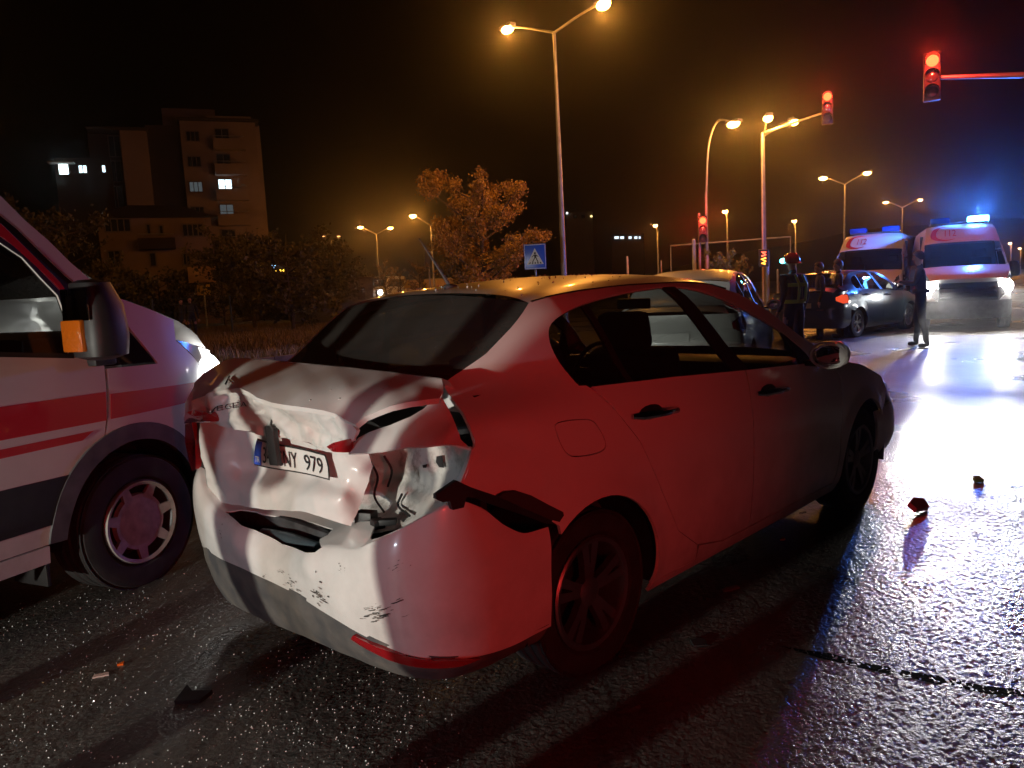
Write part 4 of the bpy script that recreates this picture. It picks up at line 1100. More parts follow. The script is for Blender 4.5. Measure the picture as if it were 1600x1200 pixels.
# ------------------------------------------------------------------ ground: wet, worn asphalt
def asphalt(name="wet_asphalt", bd=.011):
    m = bpy.data.materials.new(name); m.use_nodes = True; MATS[name] = m
    N, L = nodes_of(m); b = N["Principled BSDF"]
    tc = N.new("ShaderNodeTexCoord")
    mp = N.new("ShaderNodeMapping"); mp.inputs["Rotation"].default_value = (0, 0, RAD(24)); L.new(tc.outputs["Object"], mp.inputs[0])
    vo = N.new("ShaderNodeTexVoronoi"); vo.inputs["Scale"].default_value = 62; L.new(mp.outputs[0], vo.inputs["Vector"])
    v2 = N.new("ShaderNodeTexVoronoi"); v2.inputs["Scale"].default_value = 115; L.new(mp.outputs[0], v2.inputs["Vector"])
    # grooves from milling run along the road
    mp2 = N.new("ShaderNodeMapping"); mp2.inputs["Rotation"].default_value = (0, 0, RAD(24)); mp2.inputs["Scale"].default_value = (22, 1.6, 1); L.new(tc.outputs["Object"], mp2.inputs[0])
    gr = N.new("ShaderNodeTexNoise"); gr.inputs["Scale"].default_value = 1.0; gr.inputs["Detail"].default_value = 5; L.new(mp2.outputs[0], gr.inputs["Vector"])
    big = N.new("ShaderNodeTexNoise"); big.inputs["Scale"].default_value = .55; big.inputs["Detail"].default_value = 5; L.new(mp.outputs[0], big.inputs["Vector"])
    def math_(op, a, b_, clamp=False):
        n = N.new("ShaderNodeMath"); n.operation = op; n.use_clamp = clamp
        for i, x in enumerate((a, b_)):
            if isinstance(x, (int, float)): n.inputs[i].default_value = x
            else: L.new(x, n.inputs[i])
        return n.outputs[0]
    fine = N.new("ShaderNodeTexNoise"); fine.inputs["Scale"].default_value = 75; fine.inputs["Detail"].default_value = 3; fine.inputs["Roughness"].default_value = .6; L.new(mp.outputs[0], fine.inputs["Vector"])
    h = math_('ADD', math_('MULTIPLY', vo.outputs["Distance"], -.55), math_('MULTIPLY', v2.outputs["Distance"], -.25))
    h = math_('ADD', h, math_('MULTIPLY', fine.outputs["Fac"], 2.0))
    h = math_('ADD', h, math_('MULTIPLY', gr.outputs["Fac"], .7))
    h = math_('ADD', h, math_('MULTIPLY', big.outputs["Fac"], .5))
    bp = N.new("ShaderNodeBump"); bp.inputs["Strength"].default_value = 1.0; bp.inputs["Distance"].default_value = bd; L.new(h, bp.inputs["Height"])
    L.new(bp.outputs[0], b.inputs["Normal"])
    cr = N.new("ShaderNodeValToRGB"); cr.color_ramp.elements[0].color = (.045, .046, .045, 1); cr.color_ramp.elements[1].color = (.13, .125, .115, 1)
    cr.color_ramp.elements[0].position = .35; cr.color_ramp.elements[1].position = .72
    mixh = math_('ADD', math_('MULTIPLY', big.outputs["Fac"], .5), math_('MULTIPLY', gr.outputs["Fac"], .5)); L.new(mixh, cr.inputs[0]); L.new(cr.outputs[0], b.inputs["Base Color"])
    rr = N.new("ShaderNodeMapRange"); rr.inputs[1].default_value = .3; rr.inputs[2].default_value = .7; rr.inputs[3].default_value = .17; rr.inputs[4].default_value = .50
    L.new(big.outputs["Fac"], rr.inputs[0]); L.new(rr.outputs[0], b.inputs["Roughness"])
    b.inputs["Specular IOR Level"].default_value = .5
    return m
M_ASPH = asphalt()
M_ASPH2 = asphalt("wet_coarse_asphalt", .0016)
road = mesh_obj("road", [(-400, -60, 0), (400, -60, 0), (400, 900, 0), (-400, 900, 0)], [(0, 1, 2, 3)], M_ASPH, smooth=False)
tag(road, kind="structure")

# near road: the coarse stones and milling ridges as real relief, lying on the road sheet
def relief_field(nx, ny, st, bands, seed):
    g = np.random.default_rng(seed); fx = np.fft.fftfreq(nx, st)[:, None]; fy = np.fft.rfftfreq(ny, st)[None, :]
    # axes turned to the road's direction so that ridges can be stretched along it
    c, s_ = math.cos(RAD(66)), math.sin(RAD(66)); fa = fx * c + fy * s_; fb = -fx * s_ + fy * c
    H = np.zeros((nx, ny))
    for wl, amp, bw, stretch in bands:
        f = np.sqrt((fa * stretch) ** 2 + fb ** 2); flt = np.exp(-((np.log(np.maximum(f, 1e-6) * wl)) / bw) ** 2)
        h = np.fft.irfft2(np.fft.rfft2(g.standard_normal((nx, ny))) * flt, s=(nx, ny)); H += amp * h / h.std()
    return H
ST = .0085; X0, X1, Y0, Y1 = -4.4, 5.6, .85, 5.8
nx, ny = int((X1 - X0) / ST), int((Y1 - Y0) / ST)
HF = relief_field(nx, ny, ST, [(.022, .0010, .40, 1.0), (.045, .0005, .5, 1.5), (.16, .0005, .5, 3.5)], 4)
HF = np.where(HF > 0, HF * .8, HF * 1.15)
gx = X0 + ST * np.arange(nx); gy = Y0 + ST * np.arange(ny); XX, YY = np.meshgrid(gx, gy, indexing='ij')
ed = np.minimum(np.minimum(XX - X0, X1 - XX), np.minimum(YY - Y0, Y1 - YY)); wt = np.clip(ed / .6, 0, 1)
ZZ = .0035 + np.maximum(.0, .0065 + HF) * wt
# keep only what the camera (or one a step aside) can see
az = np.degrees(np.arctan2(XX, YY)); keep = (np.abs(az) < 47)
idx = -np.ones(nx * ny, int); kv = keep.ravel(); idx[kv] = np.arange(kv.sum())
co = np.stack([XX.ravel()[kv], YY.ravel()[kv], ZZ.ravel()[kv]], 1).astype(np.float32)
ii = np.arange(nx * ny).reshape(nx, ny); q = np.stack([ii[:-1, :-1], ii[1:, :-1], ii[1:, 1:], ii[:-1, 1:]], -1).reshape(-1, 4); q = idx[q]; q = q[(q >= 0).all(1)]
me = bpy.data.meshes.new("coarse_asphalt"); me.vertices.add(len(co)); me.vertices.foreach_set("co", co.ravel())
me.loops.add(q.size); me.loops.foreach_set("vertex_index", q.ravel().astype(np.int32)); me.polygons.add(len(q)); me.polygons.foreach_set("loop_start", np.arange(0, q.size, 4, dtype=np.int32)); me.polygons.foreach_set("use_smooth", np.ones(len(q), bool))
me.update(calc_edges=True); me.materials.append(M_ASPH2); ca = bpy.data.objects.new("coarse_asphalt", me); COL.objects.link(ca); tag(ca, kind="structure")
def sheet_strip(name, pts, w0, z, m, seed):
    rr = random.Random(seed); V = []; Fq = []
    P = resample([tuple(G(a, b)[:2]) for a, b in pts], .05, close=False)
    for i, p in enumerate(P):
        a = np.array(P[max(i - 1, 0)]); b = np.array(P[min(i + 1, len(P) - 1)]); d = (b - a) / (np.linalg.norm(b - a) + 1e-9); n = np.array([-d[1], d[0]])
        e = min(1, i / 4, (len(P) - 1 - i) / 4) * w0
        l = e * (1 + .8 * noise.noise(Vector((i * .35, seed, 0)))); r_ = e * (1 + .8 * noise.noise(Vector((i * .35, seed, 9))))
        V += [(p[0] + n[0] * l, p[1] + n[1] * l, z), (p[0] - n[0] * r_, p[1] - n[1] * r_, z)]
    for i in range(len(P) - 1): Fq.append((2 * i, 2 * i + 1, 2 * i + 3, 2 * i + 2))
    o = mesh_obj(name, V, Fq, m, None, smooth=False); tag(o, kind="structure"); return o
M_GROOVE = mat("groove_shade", (.006, .006, .006), 1.0, spec=.05, bump=.5, bscale=90, bdist=.004)
sheet_strip("groove_shade", [(1215, 1012), (1290, 1030), (1380, 1050), (1470, 1068), (1560, 1084), (1680, 1100)], .028, .0105, M_GROOVE, 2)  # shade in a road groove, put in as a black strip
# ------------------------------------------------------------------ other vehicles
BLUEGREY = paint("blue_grey_metallic", (.055, .085, .11), .30, coat=.9, metal=.5)
def place(root, px, py, local, az):
    """put a vehicle so that its local ground point lies under a photo ground point"""
    g = G(px, py); a = RAD(90 - az); q = rotz2_(local, a)
    root.location = (g[0] - q[0], g[1] - q[1], 0); root.rotation_euler = (0, 0, a)
def rotz2_(v, a): return (v[0] * math.cos(a) - v[1] * math.sin(a), v[0] * math.sin(a) + v[1] * math.cos(a))
M_TAILREFL = mat("tail_lens_reflection", (.35, .01, .01), .12, coat=1.0, emit=(1.0, .10, .03), estr=.9)  # red reflection on the lens, put in as emission
civic = thing("blue_grey_car", (0, 0, 0), 0, "blue-grey saloon car with open boot stopped in front of the parked ambulance", "car")
make_car(civic, BLUEGREY, BLUEGREY, CarShape(), step=.09, rear_glass=G_DARK, lampcol=M_TAILREFL)
place(civic, 1341, 527, (0, -.86), 50)
civic["label"] = "blue-grey saloon car with red tail light given a reflected glow standing before the parked ambulance"
suv = thing("white_car", (0, 0, 0), 0, "white car with wet roof standing just ahead of the wrecked sedan", "car")
make_car(suv, W_PAINT, W_WET, CarShape(), step=.08, rear_glass=W_PAINT)
for _o in [c for c in suv.children if c.type == 'MESH']:
    for _v in _o.data.vertices:
        _v.co.z += .085 * sstep(1.10, 1.42, _v.co.z) * sstep(-.15, .75, _v.co.x)
_a = RAD(90 - 24); _q = rotz2_((-.95, 0), _a); suv.location = (1.95 - _q[0], 9.5 - _q[1], 0); suv.rotation_euler = (0, 0, _a)

amb_l = thing("ambulance", (0, 0, 0), 0, "unlit-beacon ambulance van with 112 and a crescent over its dark windscreen", "ambulance", "ambulances at the scene")
make_van(amb_l, .10, beam=6.0)
amb_r = thing("ambulance", (0, 0, 0), 0, "ambulance van with blazing headlights and a bright blue roof beacon", "ambulance", "ambulances at the scene")
make_van(amb_r, .10, beacon=1, beam=220.0, dipped=True)

def place_front(root, px, D, az, lx):
    p = under(px, 450, D); a = RAD(90 - az); q = rotz2_((lx, 0), a); root.location = (p[0] - q[0], p[1] - q[1], 0); root.rotation_euler = (0, 0, a)
place_front(amb_l, 1344, 22.5, 214, .95); amb_l.scale = (.96, .96, .96)
place_front(amb_r, 1514, 20.5, 204, .95); amb_r.scale = (.96, .96, .96)
# far oncoming traffic on the left, on a side road that climbs
sr = MB(); _P = [under(470, 470, 43), under(760, 470, 43), under(800, 470, 100), under(430, 470, 100)]
sr.add([(q[0], q[1], z) for z, q in zip((0.0, 0.0, 2.2, 2.2), _P)] + [(q[0], q[1], -.3) for q in _P], [(0, 1, 2, 3), (0, 4, 5, 1), (1, 5, 6, 2), (2, 6, 7, 3), (3, 7, 4, 0)])
tag(sr.build("side_road", M_ASPH, None, smooth=False), kind="structure")
def climb(o):
    y = math.hypot(o.location[0], o.location[1]); o.location[2] = max(0.0, (y - 43.0) / 57.0 * 2.2) - .02
FAR_DARK = paint("far_dark_paint", (.05, .05, .06), .3)
def far_car(px, D, az, label, lit, power, col):
    t = thing("oncoming_car", (0, 0, 0), 0, label, "car", "distant cars")
    p = under(px, 455, D); a = RAD(90 - az); t.location = p; t.rotation_euler = (0, 0, a); climb(t)
    m = MB(); prof = [(-2.1, .3), (-2.15, .75), (-1.9, .98), (-1.2, 1.02), (-.6, 1.42), (.5, 1.45), (1.2, 1.0), (2.0, .82), (2.15, .5), (2.1, .28)]
    for y0, y1, k in ((-.82, .82, 1),): m.prism(prof, y0, y1)
    m.build("car_body", col, t, sharp=30)
    for s_ in (-1, 1):
        w = MB(); w.prism([(-1.1, 1.0), (-.55, 1.36), (.45, 1.38), (1.0, 1.0)], s_ * .822, s_ * .828); w.build("side_window", M_BLACK, t)
        for cx in (-1.3, 1.35):
            w = MB(); w.lathe([(0, .1), (.30, .1), (.31, 0), (.30, -.1), (0, -.1)], c=(cx, s_ * .76, .31), axis='Y', n=16); w.build("wheel", M_RUB, t)
        h = MB(); h.sphere((2.1, s_ * .58, .68), 1.0, 10, 6, (.08, .20, .16)); h.build("headlight", emission("far_headlight_lit", (1.0, .98, .92), 90.0) if lit else M_LAMPCLR, t)
        if power: lamp('SPOT', "headlight_beam", (2.25, s_ * .58, .68), power, (1, .96, .9), t, .05, (12, s_ * .58, .1), 100, .6)
far_car(637, 78, 172, "distant dark car with both headlights glaring below the sapling", True, 60, FAR_DARK)
far_car(520, 40, 250, "dark parked car in the shade of the verge trees", False, 0, FAR_DARK)
vn = thing("white_minibus", under(603, 462, 66), RAD(90 - 197), "distant white minibus with one glaring headlight next to the stone hut", "minibus", "distant cars")
m = MB(); m.prism([(-2.2, .35), (-2.2, 2.0), (-1.9, 2.1), (1.0, 2.1), (1.7, 1.25), (2.3, 1.05), (2.4, .5), (2.3, .3)], -.9, .9); m.build("body", paint("minibus_white", (.6, .6, .62), .35), vn, sharp=30)
m = MB(); m.prism([(1.03, 2.0), (1.66, 1.3), (1.70, 1.33), (1.07, 2.05)], -.8, .8); m.build("windscreen", M_BLACK, vn)
for s_ in (-1, 1):
    for cx in (-1.5, 1.5): m = MB(); m.lathe([(0, .1), (.33, .1), (.34, 0), (.33, -.1), (0, -.1)], c=(cx, s_ * .84, .34), axis='Y', n=16); m.build("wheel", M_RUB, vn)
    m = MB(); m.sphere((2.36, s_ * .68, .82), 1.0, 10, 6, (.08, .20, .17)); m.build("headlight", emission("far_headlight_lit", (1.0, .98, .92), 90.0), vn)
    m = MB(); m.prism([(-1.8, 1.25), (-1.8, 1.85), (.9, 1.85), (1.4, 1.25)], s_ * .903, s_ * .908); m.build("side_window", M_BLACK, vn)
lamp('SPOT', "headlight_beam", (2.5, .6, .82), 60, (1, .97, .92), vn, .05, (12, .6, .2), 100, .6)
climb(vn)
# ------------------------------------------------------------------ people: one skinned body each
M_SKIN = mat("skin", (.42, .24, .17), .55, var=.2, vscale=20)
M_HAIR = mat("dark_hair", (.015, .012, .010), .6, bump=.5, bscale=90, bdist=.01)
M_SHOE = mat("shoe_leather", (.012, .012, .012), .4)
def rotz2(v, a): return (v[0] * math.cos(a) - v[1] * math.sin(a), v[0] * math.sin(a) + v[1] * math.cos(a))
def make_person(root, J, top, bottom, head_yaw=0.0, head_pitch=0.0, bulk=1.0, hair=True):
    """J: joint positions (x ahead, y left, z up). Limbs taper; five-finger hands."""
    P = []; R = []; E_ = []; K = []
    def v(p, r, k):
        P.append(tuple(p)); R.append(r); K.append(k); return len(P) - 1
    pel = v(J['pelvis'], .125 * bulk, 'b')
    waist = v(J['waist'], .120 * bulk, 't'); chest = v(J['chest'], .150 * bulk, 't'); nb = v(J['neckbase'], .085 * bulk, 't')
    nk = v(J['neck'], .055, 's')
    E_ += [(pel, waist), (waist, chest), (chest, nb), (nb, nk)]
    hx, hy, hz = J['head']
    h1 = v((hx, hy, hz - .05), .070, 's'); h2 = v((hx + .005, hy, hz + .02), .088, 's'); h3 = v((hx, hy, hz + .085), .070, 's')
    E_ += [(nk, h1), (h1, h2), (h2, h3)]
    c, s_ = math.cos(head_yaw), math.sin(head_yaw)
    nose = v((hx + .105 * c, hy + .105 * s_, hz + .0), .013, 's'); E_.append((h2, nose))
    chin = v((hx + .07 * c, hy + .07 * s_, hz - .075), .03, 's'); E_.append((h1, chin))
    for q in (-1, 1):
        ear = v((hx - .086 * s_ * q, hy + .086 * c * q, hz + .005), .02, 's'); E_.append((h2, ear))
    for sd in ('r', 'l'):
        sh = v(J['sh_' + sd], .075 * bulk, 't'); el = v(J['el_' + sd], .052 * bulk, 't'); wr = v(J['wr_' + sd], .036, 't'); E_ += [(chest, sh), (sh, el), (el, wr)]
        d = Vector(J['wr_' + sd]) - Vector(J['el_' + sd]); d.normalize()
        pm = Vector(J['wr_' + sd]) + d * .06
        palm = v(pm, .034, 's'); E_.append((wr, palm))
        a = d.orthogonal().normalized() if abs(d.z) > .95 else d.cross(Vector((0, 0, 1))).normalized(); b = d.cross(a)
        for k in range(4):
            o = a * (.024 * (k - 1.5)); ln = (.066, .078, .074, .058)[k]
            f1 = v(pm + o + d * .045, .0105, 's'); f2 = v(pm + o + d * (.045 + ln * .5) + b * .012, .009, 's'); f3 = v(pm + o + d * (.045 + ln * .8) + b * .034, .008, 's')
            E_ += [(palm, f1), (f1, f2), (f2, f3)]
        t1 = v(pm - a * .045 + d * .005, .012, 's'); t2 = v(pm - a * .06 + d * .045 + b * .012, .009, 's'); E_ += [(palm, t1), (t1, t2)]
        hp = v(J['hip_' + sd], .105 * bulk, 'b'); kn = v(J['kn_' + sd], .070 * bulk, 'b'); cf = v(tuple((np.array(J['kn_' + sd]) * .6 + np.array(J['an_' + sd]) * .4) + np.array([-.02, 0, 0])), .064 * bulk, 'b'); an = v(J['an_' + sd], .050, 'b')
        toe = v(J['toe_' + sd], .040, 'f'); heel = v(tuple(np.array(J['an_' + sd]) + np.array([-.03, 0, -.055])), .045, 'f')
        E_ += [(pel, hp), (hp, kn), (kn, cf), (cf, an), (an, heel), (heel, toe)]
    me = bpy.data.meshes.new("body"); me.from_pydata(P, E_, []); o = bpy.data.objects.new("tmp", me); COL.objects.link(o)
    sk = o.modifiers.new("s", 'SKIN'); sk.use_smooth_shade = True; sk.branch_smoothing = .4
    for i, d in enumerate(me.skin_vertices[0].data):
        d.radius = (R[i], R[i]); d.use_root = (i == 0)
    sb = o.modifiers.new("u", 'SUBSURF'); sb.levels = 2; sb.render_levels = 2
    dg = bpy.context.evaluated_depsgraph_get(); dg.update()
    m2 = bpy.data.meshes.new_from_object(o.evaluated_get(dg)); m2.name = "body"
    bpy.data.objects.remove(o)
    m2.materials.clear()
    for m in (top, bottom, M_SKIN, M_SHOE): m2.materials.append(m)
    PA = np.array(P); idx = {'t': 0, 'b': 1, 's': 2, 'f': 3}
    for p in m2.polygons:
        c_ = np.array(p.center); dd = np.linalg.norm(PA - c_, axis=1) - np.array(R) * .8
        p.material_index = idx[K[int(np.argmin(dd))]]; p.use_smooth = True
    zmin = min(v_.co.z for v_ in m2.vertices)
    for v_ in m2.vertices: v_.co.z -= zmin if zmin < .0 else zmin
    dz = -zmin
    b = bpy.data.objects.new("body", m2); COL.objects.link(b); b.parent = root
    if hair:
        hr = MB()
        nu, nv = 16, 8; V = []; Fq = []
        for j in range(nv + 1):
            t = RAD(105) * j / nv
            for i in range(nu):
                p_ = 2 * math.pi * i / nu
                front = max(0, math.cos(p_)) ; tt = t * (1 - .38 * front)
                V.append((hx + c * 0 + .112 * math.sin(tt) * math.cos(p_ + head_yaw) - .012 * c, hy + .100 * math.sin(tt) * math.sin(p_ + head_yaw) - .012 * s_, hz + dz + .03 + .135 * math.cos(tt)))
        for j in range(nv):
            for i in range(nu):
                k = (i + 1) % nu; Fq.append((j * nu + i, (j + 1) * nu + i, (j + 1) * nu + k, j * nu + k))
        hr.add(V, Fq); hr.build("hair", M_HAIR, root, sharp=80)
    # eyes and mouth
    f = Vector((c, s_, 0)); l = Vector((-s_, c, 0)); H = Vector((hx, hy, hz + dz))
    fm = MB()
    for q in (-1, 1): fm.sphere(H + f * .088 + l * (.032 * q) + Vector((0, 0, .022)), .011, 8, 6)
    fm.tube([H + f * .090 + l * -.022 + Vector((0, 0, -.045)), H + f * .095 + Vector((0, 0, -.046)), H + f * .090 + l * .022 + Vector((0, 0, -.045))], .005, 5)
    fm.build("face_features", mat("dark_eye", (.03, .02, .018), .4), root)
    return dz
def stand(spread=.10, lean=0.0, arms='down', fwd=0.0):
    J = dict(pelvis=(0, 0, .98), waist=(lean * .2, 0, 1.12), chest=(lean * .5, 0, 1.33), neckbase=(lean * .8, 0, 1.475), neck=(lean + .01, 0, 1.535), head=(lean + .03, 0, 1.635))
    for sd, q in (('r', -1), ('l', 1)):
        st = fwd * q
        J['hip_' + sd] = (0, .10 * q, .93); J['kn_' + sd] = (st * .5 + .03, (.10 + spread * .5) * q, .51); J['an_' + sd] = (st, (.10 + spread) * q, .095); J['toe_' + sd] = (st + .15, (.12 + spread) * q, .04)
        J['sh_' + sd] = (lean * .7, .19 * q, 1.44)
        if arms == 'down':
            J['el_' + sd] = (-.02, .25 * q, 1.14); J['wr_' + sd] = (.06, .27 * q, .90)
        elif arms == 'forward':
            J['el_' + sd] = (.10, .25 * q, 1.17); J['wr_' + sd] = (.32, .12 * q, 1.22)
        elif arms == 'hips':
            J['el_' + sd] = (-.06, .36 * q, 1.20); J['wr_' + sd] = (.10, .21 * q, 1.03)
    return J
U_BLACK = mat("dark_uniform", (.016, .017, .022), .8, bump=.3, bscale=35, bdist=.02)
U_NAVY = mat("navy_fire_jacket", (.018, .022, .055), .75, bump=.3, bscale=30, bdist=.02)
U_STRIPE = mat("lime_reflective_tape", (.42, .62, .10), .4, emit=(.5, .9, .15), estr=0.0)

g1, g2 = G(1423, 541), G(1453, 541)
mid = (g1 + g2) / 2
officer = thing("person", mid, RAD(90 + 62), "person in dark uniform standing legs apart on the bright road, hands raised in front", "person", "people at the crash")
J = stand(.13, .03, 'forward', .0)
J['an_r'] = (.08, -.20, .095); J['toe_r'] = (.22, -.22, .04); J['an_l'] = (-.10, .22, .095); J['toe_l'] = (.04, .25, .04); J['kn_r'] = (.07, -.16, .51); J['kn_l'] = (-.02, .16, .51)
make_person(officer, J, U_BLACK, U_BLACK, .25)
bt = MB(); bt.lathe([(.142, 1.00), (.150, 1.02), (.150, 1.06), (.142, 1.08)], n=24); bt.build("belt", M_SHOE, officer)
ph = thing("radio_handset", FS.o, 0, "small dark handset held out by the person in dark uniform", "handset")
_p = officer.location; _a = officer.rotation_euler.z
_h = rotz2((.42, .0), _a); ph.location = (_p[0] + _h[0], _p[1] + _h[1], 1.20); ph.rotation_euler = (0, 0, _a)
hb = MB(); hb.box((0, 0, .0), (.03, .20, .11), bev=.008); hb.tube([(0, .04, .04), (0, .04, .13)], .007, 6); hb.build("handset_body", M_BLACK, ph)

fpos = under(1241, 470, 13.6)
fire = thing("person", fpos, RAD(90 + 25), "person in navy fire jacket with lime reflective bands and red helmet", "person", "people at the crash")
dz = make_person(fire, stand(.06, .02, 'down'), U_NAVY, U_NAVY, .3, bulk=1.08, hair=False)
hm = MB(); hm.lathe([(0, .155), (.05, .15), (.10, .12), (.128, .06), (.135, .0), (.165, -.02), (.16, -.028), (.125, -.01)], c=(.05, 0, 1.675 + dz), n=24); hm.build("helmet", mat("red_helmet", (.45, .02, .02), .25, coat=.8), fire)
hl_ = MB(); hl_.lathe([(0, .02), (.035, .015), (.04, 0), (.04, -.05)], c=(.16, .10, 1.70 + dz), axis='X', n=14); hlo = hl_.build("helmet_lamp", emission("cyan_lamp", (.10, .85, 1.0), 25.0), fire)
tp = MB()
for z, r0 in ((1.03, .172), (1.30, .205)):
    tp.lathe([(r0, z - .03), (r0 + .006, z - .028), (r0 + .006, z + .028), (r0, z + .03)], c=(0, 0, dz), n=28)
tp.build("reflective_band", U_STRIPE, fire)
for yy in (-.06, .09):
    t = MB(); t.tube([(-.175, yy, 1.03), (-.195, yy, 1.18), (-.20, yy, 1.30), (-.12, yy, 1.46)], [.022, .022, .022, .02], 8); t.build("reflective_brace", U_STRIPE, fire)
lamp('POINT', "helmet_lamp_light", (.22, .10, 1.70), 2.0, (.15, .8, 1.0), fire, .03)

for px, py, D, h, az, lb in ((1281, 425, 18.6, .96, 80, "bareheaded person in dark top half hidden behind the blue-grey car's roof"), (1311, 420, 19.0, .98, 70, "dark-haired person standing between the blue-grey car and the parked ambulance")):
    b = under(px, py, D); t = thing("person", b, RAD(90 + az), lb, "person", "people at the crash"); t.scale = (h, h, h)
    make_person(t, stand(.05), U_BLACK, U_BLACK, .2)
for px, D, h, lb in ((299, 34.0, 1.0, "person in dark clothes standing on the verge beside the signboard post"), (285, 35.0, .97, "shorter person in dark clothes on the verge, half behind the ambulance bonnet")):
    b = under(px, 500, D); t = thing("person", b, RAD(-60), lb, "person", "people on the grass verge"); t.scale = (h, h, h)
    make_person(t, stand(.05), U_BLACK, U_BLACK, .2)
# ------------------------------------------------------------------ street lamps and signals
M_GALV = mat("galvanised_steel", (.34, .34, .35), .45, .6, var=.3, vscale=3)
LENS_NA = emission("sodium_lens_lit", (1.0, .55, .12), 60.0)
LENS_FAR = emission("sodium_lens_far", (1.0, .55, .20), 14.0)
def street_lamp(top, heads, label, group="street lamps", power=300.0, lens=LENS_NA, hs=1.0, curve=None, r=.075, light=True):
    """top = (px, py, D) of the pole top; heads = [(px, py, D)]"""
    T = at(*top); root = thing("street_lamp", (T[0], T[1], 0), 0, label, "street lamp", group)
    o = np.array([T[0], T[1], 0]); zt = T[2]
    p = MB(); p.tube([(0, 0, 0), (0, 0, zt * .5), (0, 0, zt)], [r * 1.35, r, r * .62], 12); p.lathe([(r * 1.5, 0), (r * 2.6, .0), (r * 2.6, .04), (r * 1.5, .06), (r * 1.45, .35), (r * 1.3, .4)], n=14)
    p.build("pole", M_GALV, root)
    for h in heads:
        H = at(*h) - o
        d = np.array([H[0], H[1], 0.0]); n = np.linalg.norm(d); d = d / n if n > .05 else np.array([1.0, 0, 0])
        a = MB()
        if curve: a.tube(smooth_poly([(0, 0, zt - .3)] + [tuple(np.array((0, 0, zt)) * (1 - t) + H * t + np.array([0, 0, c])) for t, c in curve] + [tuple(H + np.array([0, 0, .06]))], 6), .04, 8)
        else: a.tube([(0, 0, zt - .02), tuple(np.array([0, 0, zt]) * .5 + H * .5 + np.array([0, 0, .06])), tuple(H + np.array([0, 0, .08]))], [.04, .035, .03], 8)
        a.build("arm", M_GALV, root)
        rz = math.atan2(d[1], d[0])
        hd = MB(); hd.box((0, 0, .07), (.66 * hs, .26 * hs, .11 * hs), bev=.035 * hs); hd.xf(Matrix.Translation(Vector(H)) @ Matrix.Rotation(rz, 4, 'Z'))
        ho = hd.build("lamp_head", M_GALV, root)
        ln = MB(); ln.sphere((0, 0, -.02), 1.0, 14, 8, (.27 * hs, .17 * hs, .13 * hs)); ln.xf(Matrix.Translation(Vector(H)) @ Matrix.Rotation(rz, 4, 'Z'))
        ln.build("lamp_lens", lens, ho)
        if light: lamp('POINT', "lamp_light", tuple(H + np.array([0, 0, -.26 * hs])), power, SODIUM, root, .10)
    return root
street_lamp((866, 50, 25), [(793, 45, 27.0), (943, 6, 22.0)], "tall double-arm street lamp standing just behind the blue crossing sign", power=800)
street_lamp((1103, 300, 32), [(1146, 193, 31)], "street lamp with curved swan-neck arm carrying a red signal on its post", power=800, curve=[(.12, 1.4), (.45, 1.5)])
street_lamp((1193, 212, 33), [(1200, 184, 32), (1240, 190, 36)], "tall street lamp whose post also carries the overhead signal arm", power=600)
street_lamp((1320, 288, 60), [(1286, 278, 60), (1355, 270, 59)], "double-arm street lamp rising behind the unlit-beacon ambulance's roof", power=420)
street_lamp((1410, 324, 90), [(1384, 316, 90), (1438, 312, 88)], "far double-arm street lamp seen between the two ambulances", power=420, lens=LENS_FAR)
street_lamp((1027, 362, 62), [(1024, 352, 61)], "short street lamp standing beyond the thin posts of the junction", power=200, lens=LENS_FAR)
street_lamp((1136, 342, 58), [(1133, 330, 57.5)], "small street lamp on a thin post beside the swan-neck lamp", power=220)
street_lamp((1243, 358, 62), [(1241, 345, 61.5)], "small street lamp over the far end of the goalpost barrier", power=220, lens=LENS_FAR)
street_lamp((588, 366, 80), [(563, 355, 80), (610, 356, 79)], "double-arm street lamp above the far oncoming cars", power=700)
street_lamp((673, 352, 60), [(645, 337, 59)], "single-arm street lamp with an unlit signal, beside the orange tree", power=1100)
street_lamp((517, 371, 125), [(505, 369, 125), (529, 369, 125)], "faint distant double-arm street lamp over the dark trees", power=120, lens=emission("dim_sodium_lens", (1, .45, .15), 2.5))
street_lamp((1580, 383, 110), [(1578, 380, 109.5)], "distant street lamp just beyond the blue-beacon ambulance", power=150, lens=LENS_FAR)
street_lamp((1595, 391, 130), [(1593, 388, 129.5)], "most distant street lamp past the blue-beacon ambulance's side", power=150, lens=LENS_FAR)
street_lamp((-420, 60, 33), [(-360, 50, 32)], "unseen street lamp added to light the verge beyond the ambulance's rear", power=900)  # out of view, added to light the verge grass
RED_LIT = emission("red_signal_lit", (1.0, .045, .012), 12.0)
M_DIM = mat("unlit_lens", (.05, .05, .055), .15, coat=1.0)
M_SIG = mat("signal_housing", (.015, .015, .016), .5)
